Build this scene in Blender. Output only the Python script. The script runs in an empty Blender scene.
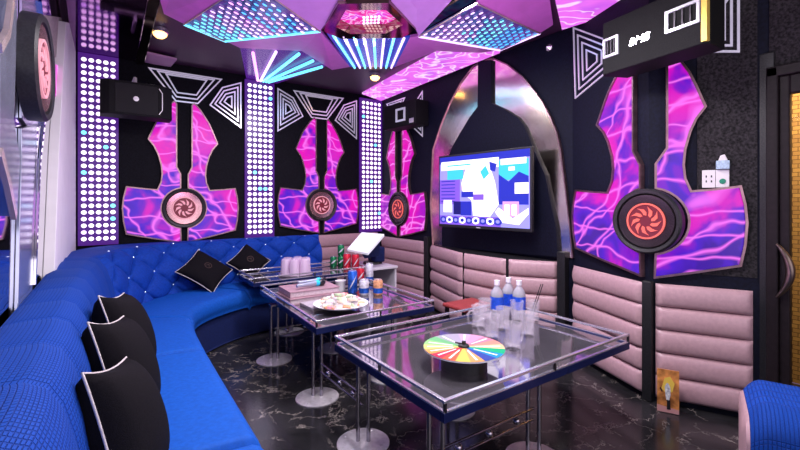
import bpy, math, random
from mathutils import Vector, Matrix
random.seed(7)
C = bpy.context.scene.collection
PI = math.pi
V = Vector
# ------------------------------------------------------------------ camera constants (800x450 frame)
F, CX, CY, H = 417.0, 400.0, 201.0, 1.2
YAW = math.atan(290 / 417.0)
fx, fy = math.sin(YAW), math.cos(YAW)

def ray(x, y):
    u = (x - CX) / F
    return V((fx + u * fy, fy - u * fx, -(y - CY) / F))

def at_z(x, y, z):
    d = ray(x, y); t = (z - H) / d.z
    return V((d.x * t, d.y * t, z))

class Frame:
    """a plane in the room: origin, right, up, and the normal into the room"""
    def __init__(s, o, a, b):
        s.o = V(o); s.a = V(a).normalized(); s.b = V(b).normalized()
        s.n = s.a.cross(s.b)
    def pt(s, a, b, n=0.0):
        return s.o + s.a * a + s.b * b + s.n * n
    def at(s, x, y, n=0.0):
        d = ray(x, y); c = V((0, 0, H)); o = s.o + s.n * n
        t = (o - c).dot(s.n) / d.dot(s.n)
        p = c + d * t - s.o
        return (p.dot(s.a), p.dot(s.b))

# ------------------------------------------------------------------ materials
def new_mat(name):
    m = bpy.data.materials.new(name); m.use_nodes = True
    nt = m.node_tree
    return m, nt, nt.nodes['Principled BSDF']

def mat(name, col, rough=0.5, metal=0.0, spec=0.5, emit=None, es=0.0, trans=0.0, ior=1.45, coat=0.0, noise=0.0, nscale=40, bump=0.0, bscale=200, sheen=0.0):
    m, nt, b = new_mat(name)
    b.inputs['Base Color'].default_value = (*col, 1)
    b.inputs['Roughness'].default_value = rough
    b.inputs['Metallic'].default_value = metal
    b.inputs['Specular IOR Level'].default_value = spec
    b.inputs['Transmission Weight'].default_value = trans
    b.inputs['IOR'].default_value = ior
    b.inputs['Coat Weight'].default_value = coat
    b.inputs['Sheen Weight'].default_value = sheen
    if emit:
        b.inputs['Emission Color'].default_value = (*emit, 1)
        b.inputs['Emission Strength'].default_value = es
    if noise or bump:
        tc = nt.nodes.new('ShaderNodeTexCoord')
    if noise:
        n = nt.nodes.new('ShaderNodeTexNoise'); n.inputs['Scale'].default_value = nscale; n.inputs['Detail'].default_value = 6
        nt.links.new(tc.outputs['Object'], n.inputs['Vector'])
        r = nt.nodes.new('ShaderNodeValToRGB')
        r.color_ramp.elements[0].position = 0.35; r.color_ramp.elements[1].position = 0.65
        r.color_ramp.elements[0].color = (*[c * (1 - noise) for c in col], 1)
        r.color_ramp.elements[1].color = (*[min(1, c * (1 + noise)) for c in col], 1)
        nt.links.new(n.outputs['Fac'], r.inputs['Fac']); nt.links.new(r.outputs['Color'], b.inputs['Base Color'])
    if bump:
        n2 = nt.nodes.new('ShaderNodeTexNoise'); n2.inputs['Scale'].default_value = bscale; n2.inputs['Detail'].default_value = 3
        nt.links.new(tc.outputs['Object'], n2.inputs['Vector'])
        bp = nt.nodes.new('ShaderNodeBump'); bp.inputs['Strength'].default_value = bump; bp.inputs['Distance'].default_value = 0.01
        nt.links.new(n2.outputs['Fac'], bp.inputs['Height']); nt.links.new(bp.outputs['Normal'], b.inputs['Normal'])
    return m

def ramp(nt, fac, stops):
    r = nt.nodes.new('ShaderNodeValToRGB'); cr = r.color_ramp
    while len(cr.elements) < len(stops): cr.elements.new(0.5)
    for e, (p, c) in zip(cr.elements, stops):
        e.position = p; e.color = (*c, 1)
    nt.links.new(fac, r.inputs['Fac'])
    return r.outputs['Color']

def mix(nt, fac, a, b, mode='MIX'):
    n = nt.nodes.new('ShaderNodeMix'); n.data_type = 'RGBA'; n.blend_type = mode
    for s, v in ((0, fac), (6, a), (7, b)):
        if isinstance(v, (int, float)): n.inputs[s].default_value = v
        elif isinstance(v, tuple): n.inputs[s].default_value = (*v, 1)
        else: nt.links.new(v, n.inputs[s])
    return n.outputs[2]

def acrylic(name, stops, streak, es, scale=3.0, off=0.0, wscale=2.2, dist=6.0, zmix=0.0):
    """back-lit printed acrylic: cloudy violet print crossed by thin bright smoke lines; also serves painted reflections"""
    m, nt, b = new_mat(name)
    tc = nt.nodes.new('ShaderNodeTexCoord')
    mp = nt.nodes.new('ShaderNodeMapping'); mp.inputs['Location'].default_value = (off, off * 2, off * .7)
    nt.links.new(tc.outputs['Object'], mp.inputs['Vector'])
    n = nt.nodes.new('ShaderNodeTexNoise'); n.inputs['Scale'].default_value = scale; n.inputs['Detail'].default_value = 3; n.inputs['Distortion'].default_value = 0.6
    nt.links.new(mp.outputs[0], n.inputs['Vector'])
    sp = nt.nodes.new('ShaderNodeSeparateXYZ'); nt.links.new(tc.outputs['Object'], sp.inputs[0])
    ma = nt.nodes.new('ShaderNodeMath'); ma.operation = 'MULTIPLY_ADD'; ma.inputs[1].default_value = zmix
    nt.links.new(sp.outputs['Z'], ma.inputs[0]); nt.links.new(n.outputs['Fac'], ma.inputs[2])
    base = ramp(nt, ma.outputs[0], stops)
    col = base
    for k, (ws, dd, sc) in enumerate(((wscale * 1.3, dist, 1.3), (wscale, dist * 1.6, 1.9), (wscale * .8, dist * 2.2, 1.4))):
        w = nt.nodes.new('ShaderNodeTexWave'); w.wave_type = 'BANDS'; w.bands_direction = 'Z' if k == 0 else 'DIAGONAL'
        w.inputs['Scale'].default_value = ws; w.inputs['Distortion'].default_value = dd; w.inputs['Detail'].default_value = 2; w.inputs['Detail Scale'].default_value = sc
        nt.links.new(mp.outputs[0], w.inputs['Vector'])
        fac = ramp(nt, w.outputs['Fac'], [(0.0, (0, 0, 0)), (0.92, (0, 0, 0)), (0.98, (.35, .35, .35)), (1.0, (.9, .9, .9))])
        col = mix(nt, fac, col, streak)
    b.inputs['Base Color'].default_value = (.05, .02, .08, 1)
    b.inputs['Roughness'].default_value = 0.2; b.inputs['Specular IOR Level'].default_value = 0.25
    nt.links.new(col, b.inputs['Emission Color'])
    b.inputs['Emission Strength'].default_value = es
    return m

M = {}
M['black'] = mat('black', (.012, .012, .014), .45, noise=.5, nscale=120)
M['wall'] = mat('wall_charcoal', (.004, .004, .007), .65, spec=.15, noise=.5, nscale=90, bump=.15, bscale=160)
M['wall_navy'] = mat('wall_navy', (.004, .005, .015), .6, spec=.2, noise=.35, nscale=60)
M['grain'] = mat('grain_grey', (.022, .019, .022), .8, spec=.3, noise=.8, nscale=75)
M['soffit'] = mat('soffit_purple', (.050, .018, .050), .45, noise=.3, nscale=90)
M['magenta'] = mat('magenta_lacquer', (.72, .20, .70), .35, noise=.05, nscale=10)
M['lilac'] = mat('lilac_lacquer', (.66, .34, .82), .35, noise=.05, nscale=10)
M['bronze_mirror'] = mat('bronze_mirror', (.35, .25, .20), .08, metal=1, noise=.2, nscale=6)
M['tint_mirror'] = mat('tinted_mirror', (.30, .10, .34), .07, metal=1, noise=.1, nscale=4)
M['mirror'] = mat('mirror', (.86, .84, .92), .03, metal=1, noise=.02, nscale=3)
M['mirror_warm'] = mat('mirror_warm', (1.0, .82, .70), .16, metal=1, noise=.12, nscale=4, bump=.22, bscale=4)
M['chrome'] = mat('chrome', (.88, .87, .92), .22, metal=.85, noise=.04, nscale=30)
M['steel'] = mat('brushed_steel', (.70, .66, .70), .4, metal=.55, noise=.1, nscale=50)
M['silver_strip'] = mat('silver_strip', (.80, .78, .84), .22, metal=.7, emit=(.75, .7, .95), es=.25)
M['apron'] = mat('blue_lacquered_apron', (.018, .028, .13), .22, metal=.5, noise=.1, nscale=20)
M['rim_dark'] = mat('rim_rose_dark', (.30, .18, .20), .3, metal=.9, noise=.2, nscale=20)
M['leg_chrome'] = mat('leg_chrome', (.36, .34, .38), .18, metal=1, noise=.05, nscale=20)
M['glass_top'] = mat('smoked_glass', (.36, .33, .38), .06, metal=.85, noise=.12, nscale=4)
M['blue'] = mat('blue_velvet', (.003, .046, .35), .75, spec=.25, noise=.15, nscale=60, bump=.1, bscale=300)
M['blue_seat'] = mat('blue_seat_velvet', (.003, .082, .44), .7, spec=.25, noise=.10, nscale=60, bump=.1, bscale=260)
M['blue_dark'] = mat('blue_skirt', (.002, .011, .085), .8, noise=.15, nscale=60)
M['pink_pad'] = mat('pink_leather', (.52, .32, .36), .34, noise=.06, nscale=50, bump=.08, bscale=260)
M['pillow'] = mat('charcoal_cloth', (.008, .007, .009), .95, spec=.1, noise=.3, nscale=300, bump=.2, bscale=500)
M['piping'] = mat('cream_piping', (.62, .56, .56), .6, noise=.1, nscale=200)
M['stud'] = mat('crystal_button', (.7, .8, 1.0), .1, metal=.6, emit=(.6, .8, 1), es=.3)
M['white'] = mat('white_laminate', (.75, .70, .78), .35, noise=.03, nscale=20)
M['white_gloss'] = mat('white_gloss', (.86, .82, .86), .55, spec=.2, noise=.03, nscale=8)
M['speaker'] = mat('speaker_black', (.006, .006, .007), .7, spec=.25, noise=.4, nscale=200)
M['grille'] = mat('speaker_grille', (.008, .008, .009), .6, bump=.5, bscale=700)
M['dark_metal'] = mat('dark_metal', (.05, .045, .055), .35, metal=.8, noise=.2, nscale=50)
M['gold_lit_side'] = mat('gold_lit_side', (.80, .50, .12), .3, metal=.7, emit=(1, .65, .15), es=.12)  # gold reflection on the speaker's side put into colour and glow
M['glassware'] = mat('glassware', (.96, .88, 1.0), .08, spec=.9, noise=.02, nscale=5)
M['tumbler'] = mat('pressed_glass', (1, .80, 1.0), .15, spec=.9, noise=.02, nscale=5)
M['water'] = mat('bottle_plastic', (.85, .86, 1.0), .12, trans=.6, ior=1.2, noise=.02, nscale=5)
M['blue_label'] = mat('blue_label', (.02, .10, .75), .35, noise=.2, nscale=80)
M['bottle_cap'] = mat('bottle_cap', (.85, .83, .9), .4)
M['can_top'] = mat('can_top', (.75, .75, .78), .25, metal=1)
M['can_blue'] = mat('can_blue', (.02, .12, .60), .25, metal=.4, noise=.4, nscale=45)
M['can_red'] = mat('can_red', (.65, .02, .05), .25, metal=.3, noise=.15, nscale=45)
M['can_green'] = mat('can_green', (.01, .22, .08), .25, metal=.4, noise=.2, nscale=45)
M['can_white'] = mat('can_white', (.72, .70, .80), .3, metal=.2, noise=.2, nscale=60)
M['can_orange'] = mat('can_orange', (.85, .38, .20), .3, metal=.2, noise=.3, nscale=60)
M['book_pink'] = mat('book_cover', (.42, .25, .30), .5, noise=.1, nscale=30)
M['book_edge'] = mat('book_pages', (.62, .50, .55), .7, noise=.2, nscale=150)
M['book_grey'] = mat('book_grey', (.48, .42, .48), .45, noise=.1, nscale=30)
M['mic_body'] = mat('mic_body', (.45, .50, .62), .3, metal=.6)
M['mic_cyan'] = mat('mic_cyan', (.02, .50, .75), .4, emit=(0, .5, .8), es=.15)
M['red_stool'] = mat('red_leather', (.35, .05, .05), .45, noise=.1, nscale=30)
M['frame_brown'] = mat('door_frame_brown', (.012, .008, .010), .5, spec=.2, noise=.2, nscale=40)
M['handle_bronze'] = mat('handle_bronze', (.16, .12, .10), .28, metal=.9, noise=.1, nscale=30)
M['plastic'] = mat('white_plastic', (.80, .76, .78), .4)
M['ice_blue'] = mat('ice_blue_plastic', (.45, .60, .75), .35, noise=.2, nscale=80)
M['green_dot'] = mat('green_dot', (.02, .25, .15), .4)
M['cream_edge'] = mat('cream_edge', (.75, .60, .58), .2, metal=.6, noise=.15, nscale=12)
M['grey_blue'] = mat('grey_blue_panel', (.45, .48, .62), .15, metal=.7, noise=.15, nscale=7)
M['beige'] = mat('beige_fleck', (.42, .36, .35), .6, noise=.35, nscale=110)
M['vent'] = mat('vent_lilac', (.55, .32, .50), .5)
M['dot_white'] = mat('led_white', (1, 1, 1), .3, emit=(1, .84, 1), es=1.3)
M['dot_pink'] = mat('led_pink', (1, .5, 1), .3, emit=(1, .42, 1), es=1.2)
M['dot_cyan'] = mat('led_cyan', (.4, .9, 1), .3, emit=(.12, .80, 1), es=1.2)
M['dot_lilac'] = mat('led_lilac', (.8, .6, 1), .3, emit=(.78, .55, 1), es=1.3)
M['dot_blue'] = mat('led_blue', (.1, .5, 1), .3, emit=(.06, .45, 1), es=1.2)
for g_, al in (('glassware', .19), ('tumbler', .40)):
    b_ = M[g_].node_tree.nodes['Principled BSDF']; b_.inputs['Alpha'].default_value = al; b_.inputs['Specular IOR Level'].default_value = .9
M['led_board'] = mat('led_board', (.03, .010, .07), .25, emit=(.14, .02, .42), es=.35)
M['led_board_blue'] = mat('led_board_blue', (.01, .02, .15), .25, emit=(.02, .05, .55), es=.5)
M['lamp'] = mat('lamp_warm', (1, .9, .6), .3, emit=(1, .55, .12), es=4.5)
M['emblem'] = mat('emblem_coral', (.35, .06, .04), .4, emit=(1, .16, .14), es=.6)
M['emblem_dark'] = mat('emblem_ground', (.08, .01, .015), .4, emit=(.35, .01, .05), es=.25)
M['emblem_pale'] = mat('emblem_pale', (.45, .22, .25), .4, emit=(1, .40, .50), es=.45)
M['ring_rose'] = mat('ring_rose', (.55, .30, .32), .22, metal=.85, noise=.15, nscale=14)
M['ring_dark'] = mat('ring_gunmetal', (.07, .055, .06), .25, metal=.85, noise=.15, nscale=14)
VIO = [(.34, (.02, .0, .30)), (.45, (.05, .002, .55)), (.53, (.20, .0, .52)), (.61, (.62, .0, .50)), (.72, (.80, .0, .45)), (.85, (.45, .0, .60))]
MAGV = [(.25, (.14, .0, .40)), (.42, (.40, .0, .50)), (.55, (.75, .0, .42)), (.75, (.6, .0, .5))]
M['hammer_light'] = acrylic('violet_backlit_acrylic', VIO, (.95, .16, .90), .82, zmix=.16, wscale=1.6, dist=4.5, scale=3.4)
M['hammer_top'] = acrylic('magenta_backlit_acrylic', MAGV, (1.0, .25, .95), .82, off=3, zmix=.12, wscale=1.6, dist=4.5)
M['ceiling_reflection'] = acrylic('pink_ceiling_reflection', [(.3, (.55, .10, .80)), (.5, (.85, .16, .85)), (.7, (.62, .14, .9))], (1, .75, 1), .85, scale=3, wscale=1.6, dist=9)  # pink reflections of the glossy ceiling painted as streaky emission
M['pit_reflection'] = acrylic('magenta_pit', [(.35, (.5, .0, .25)), (.5, (.95, .02, .35)), (.65, (.75, .05, .8))], (1, .6, 1), .8, scale=9, wscale=5, dist=9)  # red and magenta mirror reflections painted as emission
M['infinity_board'] = acrylic('infinity_board', [(.35, (.005, .05, .22)), (.5, (.06, .03, .30)), (.65, (.22, .04, .35))], (.05, .15, .5), .45, scale=5)

def marble():
    m, nt, b = new_mat('black_marble')
    tc = nt.nodes.new('ShaderNodeTexCoord')
    n = nt.nodes.new('ShaderNodeTexNoise'); n.inputs['Scale'].default_value = 3.2; n.inputs['Detail'].default_value = 8; n.inputs['Roughness'].default_value = .7
    nt.links.new(tc.outputs['Object'], n.inputs['Vector'])
    v = nt.nodes.new('ShaderNodeTexVoronoi'); v.feature = 'DISTANCE_TO_EDGE'; v.inputs['Scale'].default_value = 8.5
    w = mix(nt, .30, tc.outputs['Object'], n.outputs['Color'])
    nt.links.new(w, v.inputs['Vector'])
    f = ramp(nt, v.outputs['Distance'], [(0, (1, 1, 1)), (.010, (.5, .5, .5)), (.022, (0, 0, 0))])
    n2 = nt.nodes.new('ShaderNodeTexNoise'); n2.inputs['Scale'].default_value = 7; n2.inputs['Detail'].default_value = 4
    nt.links.new(tc.outputs['Object'], n2.inputs['Vector'])
    g = ramp(nt, n2.outputs['Fac'], [(.44, (0, 0, 0)), (.60, (1, 1, 1))])
    ff = mix(nt, 1.0, f, g, 'MULTIPLY')
    base = ramp(nt, n.outputs['Fac'], [(.3, (.008, .008, .009)), (.7, (.034, .032, .036))])
    col = mix(nt, ff, base, (.42, .36, .32))
    nt.links.new(col, b.inputs['Base Color'])
    b.inputs['Roughness'].default_value = .16; b.inputs['Specular IOR Level'].default_value = .4
    return m
M['marble'] = marble()

def brick():
    m, nt, b = new_mat('gold_brick')
    tc = nt.nodes.new('ShaderNodeTexCoord')
    mp = nt.nodes.new('ShaderNodeMapping'); mp.inputs['Rotation'].default_value = (PI / 2, 0, PI / 2)
    nt.links.new(tc.outputs['Object'], mp.inputs['Vector'])
    t = nt.nodes.new('ShaderNodeTexBrick'); t.inputs['Scale'].default_value = 9
    t.inputs['Color1'].default_value = (.62, .38, .13, 1); t.inputs['Color2'].default_value = (.45, .26, .10, 1); t.inputs['Mortar'].default_value = (.14, .07, .03, 1)
    sp = nt.nodes.new('ShaderNodeSeparateXYZ'); cb = nt.nodes.new('ShaderNodeCombineXYZ')
    nt.links.new(tc.outputs['Object'], sp.inputs[0]); nt.links.new(sp.outputs['Y'], cb.inputs['X']); nt.links.new(sp.outputs['Z'], cb.inputs['Y'])
    nt.links.new(cb.outputs[0], t.inputs['Vector'])
    nt.links.new(t.outputs['Color'], b.inputs['Base Color']); b.inputs['Roughness'].default_value = .6
    return m
M['brick'] = brick()

def waffle():
    """blue velvet stitched in small squares, driven by the mesh's UV"""
    m, nt, b = new_mat('blue_waffle_velvet')
    uv = nt.nodes.new('ShaderNodeUVMap')
    t = nt.nodes.new('ShaderNodeTexBrick'); t.offset = 0; t.inputs['Scale'].default_value = 1.0
    t.inputs['Brick Width'].default_value = .014; t.inputs['Row Height'].default_value = .014; t.inputs['Mortar Size'].default_value = .0025; t.inputs['Mortar Smooth'].default_value = .9
    t.inputs['Color1'].default_value = t.inputs['Color2'].default_value = (1, 1, 1, 1); t.inputs['Mortar'].default_value = (0, 0, 0, 1)
    nt.links.new(uv.outputs[0], t.inputs['Vector'])
    bp = nt.nodes.new('ShaderNodeBump'); bp.inputs['Strength'].default_value = .8; bp.inputs['Distance'].default_value = .006
    nt.links.new(t.outputs['Color'], bp.inputs['Height']); nt.links.new(bp.outputs[0], b.inputs['Normal'])
    nt.links.new(mix(nt, t.outputs['Color'], (.002, .042, .31), (.003, .060, .40)), b.inputs['Base Color'])
    b.inputs['Roughness'].default_value = .75; b.inputs['Specular IOR Level'].default_value = .25
    return m
M['waffle'] = waffle()

# ------------------------------------------------------------------ mesh builder
ORG = {}
class MB:
    def __init__(s): s.v = []; s.f = []; s.m = []; s.uv = {}
    def add(s, vs, fs, m=0):
        k = len(s.v); s.v += [V(p) for p in vs]
        for f in fs: s.f.append([i + k for i in f]); s.m.append(m)
    def box(s, c, size, R=None, m=0):
        h = V(size) / 2; R = R or Matrix.Identity(3)
        vs = [V(c) + R @ V((x * h.x, y * h.y, z * h.z)) for z in (-1, 1) for y in (-1, 1) for x in (-1, 1)]
        s.add(vs, [(0, 2, 3, 1), (4, 5, 7, 6), (0, 1, 5, 4), (2, 6, 7, 3), (1, 3, 7, 5), (0, 4, 6, 2)], m)
    def prism(s, fr, poly, n0, n1, m=0):
        k = len(poly)
        vs = [fr.pt(a, b, n1) for a, b in poly] + [fr.pt(a, b, n0) for a, b in poly]
        s.add(vs, [tuple(range(k)), tuple(range(2 * k - 1, k - 1, -1))] + [(i, i + k, (i + 1) % k + k, (i + 1) % k) for i in range(k)], m)
    def slab(s, pts, th, m=0):
        """polygon of world points pulled up by th"""
        k = len(pts); vs = [V(p) for p in pts] + [V(p) + V((0, 0, th)) for p in pts]
        s.add(vs, [tuple(range(k)), tuple(range(2 * k - 1, k - 1, -1))] + [(i, (i + 1) % k, (i + 1) % k + k, i + k) for i in range(k)], m)
    def strip(s, fr, pts, w, n0, n1, closed=False, m=0):
        P = [V((a, b, 0)) for a, b in pts]; n = len(P); L = []; Rr = []
        for i in range(n):
            if closed: p, q = P[i - 1], P[(i + 1) % n]
            else: p, q = P[max(i - 1, 0)], P[min(i + 1, n - 1)]
            d1 = (P[i] - p); d2 = (q - P[i])
            if d1.length < 1e-9: d1 = d2
            if d2.length < 1e-9: d2 = d1
            d1.normalize(); d2.normalize()
            n1_ = V((-d1.y, d1.x, 0)); n2_ = V((-d2.y, d2.x, 0)); mm = (n1_ + n2_)
            if mm.length < 1e-6: mm = n1_.copy()
            mm.normalize(); k = min(2.5, 1 / max(.2, mm.dot(n1_)))
            L.append(P[i] + mm * w / 2 * k); Rr.append(P[i] - mm * w / 2 * k)
        segs = n if closed else n - 1
        vs = []
        for i in range(n):
            for q, nn in ((L[i], n1), (Rr[i], n1), (Rr[i], n0), (L[i], n0)): vs.append(fr.pt(q.x, q.y, nn))
        fs = []
        for i in range(segs):
            a, b = i * 4, ((i + 1) % n) * 4
            for j in range(4): fs.append((a + j, a + (j + 1) % 4, b + (j + 1) % 4, b + j))
        if not closed: fs += [(0, 3, 2, 1), ((n - 1) * 4, (n - 1) * 4 + 1, (n - 1) * 4 + 2, (n - 1) * 4 + 3)]
        s.add(vs, fs, m)
    def tube(s, pts, r, seg=8, m=0, closed=False):
        P = [V(p) for p in pts]; n = len(P); vs = []
        rr = r if isinstance(r, (list, tuple)) else [r] * n
        up = None
        for i in range(n):
            p, q = (P[i - 1], P[(i + 1) % n]) if closed else (P[max(i - 1, 0)], P[min(i + 1, n - 1)])
            d = (q - p).normalized()
            if up is None: up = V((0, 0, 1)) if abs(d.z) < .9 else V((1, 0, 0))
            x = d.cross(up).normalized(); y = x.cross(d).normalized(); up = y
            for j in range(seg):
                a = 2 * PI * j / seg; vs.append(P[i] + (x * math.cos(a) + y * math.sin(a)) * rr[i])
        fs = []
        for i in range(n if closed else n - 1):
            a, b = i * seg, ((i + 1) % n) * seg
            for j in range(seg): fs.append((a + j, a + (j + 1) % seg, b + (j + 1) % seg, b + j))
        if not closed: fs += [tuple(range(seg - 1, -1, -1)), tuple(range((n - 1) * seg, n * seg))]
        s.add(vs, fs, m)
    def lathe(s, c, prof, seg=24, m=0, R=None):
        R = R or Matrix.Identity(3); vs = []; c = V(c)
        for r, z in prof:
            for j in range(seg):
                a = 2 * PI * j / seg; vs.append(c + R @ V((r * math.cos(a), r * math.sin(a), z)))
        fs = []
        for i in range(len(prof) - 1):
            for j in range(seg): fs.append((i * seg + j, i * seg + (j + 1) % seg, (i + 1) * seg + (j + 1) % seg, (i + 1) * seg + j))
        if prof[0][0] > 1e-6: fs.append(tuple(range(seg - 1, -1, -1)))
        if prof[-1][0] > 1e-6: fs.append(tuple(range((len(prof) - 1) * seg, len(prof) * seg)))
        s.add(vs, fs, m)
    def sphere(s, c, r, seg=10, m=0, sz=1.0):
        pr = [(max(1e-7, r * math.sin(PI * i / 6)), -r * sz * math.cos(PI * i / 6)) for i in range(7)]
        s.lathe(c, pr, seg, m)
    def grid(s, fn, nu, nv, m=0, uv=None, loop=False):
        k = len(s.v)
        for i in range(nu + 1):
            for j in range(nv + 1):
                s.v.append(V(fn(i / nu, j / nv)))
                if uv: s.uv[len(s.v) - 1] = uv(i / nu, j / nv)
        for i in range(nu):
            for j in range(nv):
                a = k + i * (nv + 1) + j
                s.f.append([a, a + nv + 1, a + nv + 2, a + 1]); s.m.append(m)
    def build(s, name, mats, parent=None, origin=None, smooth=None, bevel=0, fix=True):
        if not isinstance(mats, (list, tuple)): mats = [mats]
        if parent is not None: o0 = ORG[parent.name]
        elif origin is not None: o0 = V(origin)
        else:
            xs = [p.x for p in s.v]; ys = [p.y for p in s.v]; zs = [p.z for p in s.v]
            o0 = V(((min(xs) + max(xs)) / 2, (min(ys) + max(ys)) / 2, min(zs)))
        me = bpy.data.meshes.new(name); me.from_pydata([p - o0 for p in s.v], [], s.f)
        for mm in mats: me.materials.append(M[mm] if isinstance(mm, str) else mm)
        me.polygons.foreach_set('material_index', s.m)
        if s.uv:
            l = me.uv_layers.new(name='UVMap')
            for lp in me.loops: l.data[lp.index].uv = s.uv.get(lp.vertex_index, (0, 0))
        me.validate(); me.update()
        if fix:
            import bmesh
            bm = bmesh.new(); bm.from_mesh(me); bmesh.ops.remove_doubles(bm, verts=bm.verts, dist=1e-6); bmesh.ops.recalc_face_normals(bm, faces=bm.faces); bm.to_mesh(me); bm.free()
        if smooth is not None:
            me.shade_smooth(); me.set_sharp_from_angle(angle=math.radians(smooth))
        o = bpy.data.objects.new(name, me); C.objects.link(o)
        if parent is not None: o.parent = parent
        else: o.location = o0
        if bevel:
            b = o.modifiers.new('bevel', 'BEVEL'); b.width = bevel; b.segments = 2; b.limit_method = 'ANGLE'
        ORG[o.name] = o0
        return o

def tag(o, label=None, cat=None, group=None, kind=None):
    if label: o['label'] = label
    if cat: o['category'] = cat
    if group: o['group'] = group
    if kind: o['kind'] = kind
    return o

def thing(name, label, cat, loc, group=None):
    o = bpy.data.objects.new(name, None); C.objects.link(o); o.location = loc; o.empty_display_size = .05
    ORG[o.name] = V(loc)
    return tag(o, label, cat, group)

def dup(src, loc=None, rotz=None, label=None, parent=None):
    o = src.copy(); C.objects.link(o)
    if parent is not None: o.parent = parent
    if loc is not None: o.location = loc
    if rotz is not None: o.rotation_euler = (0, 0, rotz)
    if label: o['label'] = label
    for ch in list(src.children): dup(ch, parent=o)
    return o

def structure(name, mb, mats, **k):
    return tag(mb.build(name, mats, **k), kind='structure')

# ------------------------------------------------------------------ planes of the room
D, XB, XC, ZC = 4.70, 2.96, -0.30, 2.54
FA = Frame((0, D, 0), (1, 0, 0), (0, 0, 1))              # back wall
FB = Frame((XB, 0, 0), (0, -1, 0), (0, 0, 1))            # right wall
FC = Frame((XC, 0, 0), (0, 1, 0), (0, 0, 1))             # left wall
PA, PB, PC_ = V((2.96, 1.90, 0)), V((2.67, 1.21, 0)), V((2.90, .756, 0))
FL = Frame(PB, PB - PA, (0, 0, 1)); FR = Frame(PB, PC_ - PB, (0, 0, 1))   # the two facets of the folded bay

# floor, walls, ceiling
b = MB(); b.box((1.6, 1.7, -.03), (4.2, 6.4, .06)); structure('floor', b, 'marble')
b = MB(); b.box((1.4, D + .05, 1.3), (3.6, .1, 2.6)); structure('wall_back', b, 'wall')
b = MB(); b.box((XC - .05, 1.7, 1.3), (.1, 6.1, 2.6)); structure('wall_left', b, 'mirror')
b = MB()
plan = [(XB, D), (PA.x, PA.y), (PB.x, PB.y), (PC_.x, PC_.y), (2.93, .70)]
poly = plan + [(3.06, .70), (3.06, D)]
b.slab([(x, y, 0) for x, y in poly], 2.56)
b.box((2.995, -.8, 1.28), (.13, 1.3, 2.56)); b.box((2.995, .275, 2.23), (.13, .85, .66))
structure('wall_right', b, 'wall_navy')
b = MB(); b.box((1.4, 1.7, 2.60), (3.6, 6.1, .06)); structure('ceiling', b, 'soffit')
# grainy plaster field beside the door and over it
b = MB(); q0 = FR.at(697, 100, .0)[0]
b.prism(FR, [(q0, .78), ((PC_ - PB).length, .78), ((PC_ - PB).length, 2.53), (q0, 2.53)], 0, .006)
b.box((2.924, .28, 2.225), (.01, .86, .61)); structure('wall_right_plaster', b, 'grain')

# ceiling pieces -----------------------------------------------------
def cz(x, y, z): return at_z(x, y, z)
b = MB(); b.slab([(XC, -.6, 2.53), (.20, -.6, 2.53), (.20, D, 2.53), (XC, D, 2.53)], .03)
tag(b.build('ceiling_mirror', 'tint_mirror'), 'purple tinted ceiling mirror strip along the left wall', 'ceiling mirror')
b = MB(); b.box((.235, 1.9, 2.53), (.07, 5.6, .05)); structure('trim_1', b, 'bronze_mirror', bevel=.005)

STAR = dict(L=(184, 24, 2.50), B=(225, 41, 2.50), R=(320, 31, 2.38), T=(250, -19, 2.40),
            a=(240, 48, 2.53), b=(302, 51, 2.53), c=(332, 70, 2.53), d=(350, 67, 2.52), e=(395, 67, 2.52), f=(437, 51, 2.53),
            g=(410, 37.5, 2.39), h=(419, 36, 2.38), i=(476, 3, 2.40), j=(540, 33, 2.52), k=(500, 50, 2.52), l=(480, 53, 2.53))
W = {k: at_z(*v) for k, v in STAR.items()}
def facet(pts, m, th=.02):
    bb = MB(); bb.slab([W[p] if isinstance(p, str) else at_z(*p) for p in pts], th); return bb
star = thing('faceted_ceiling_canopy', 'magenta and lilac faceted canopy hanging in the middle of the ceiling', 'ceiling canopy', (1.6, 2.6, 2.44))
for pts, m in ((['B', 'R', 'b', 'a'], 'magenta'), (['R', 'd', 'c', 'b'], 'magenta'), (['g', 'h', 'f', 'e'], 'magenta'),
               (['h', 'k', 'l', 'f'], 'magenta'), ([(160, 0, 2.52), (164, 14, 2.52), 'L', 'T', (185, -45, 2.52)], 'magenta'),
               (['T', 'R', (344, 0, 2.40), (330, -40, 2.46)], 'lilac'),
               ([(391, 1, 2.40), (416, 30, 2.385), 'h', (452, 0, 2.40), (420, -30, 2.46)], 'lilac'),
               (['i', 'j', (553, 25, 2.53), (548, -12, 2.53), (500, -25, 2.5)], 'magenta')):
    facet(pts, m).build('facet', m, star)
bb = MB(); bb.slab([at_z(419, 33, 2.42), at_z(474, 1, 2.44), at_z(468, -16, 2.44), at_z(434, 4, 2.42)], .02); bb.build('mirror_band', 'bronze_mirror', star)
# edge beading along the star's ridges
bb = MB()
for p, q in (('L', 'B'), ('B', 'R'), ('R', 'T'), ('L', 'T'), ('h', 'i'), ('i', 'j'), ('h', 'k'), ('k', 'j')):
    bb.tube([W[p] - V((0, 0, .004)), W[q] - V((0, 0, .004))], .006, 6)
bb.build('edge_bead', 'cream_edge', star)

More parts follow.
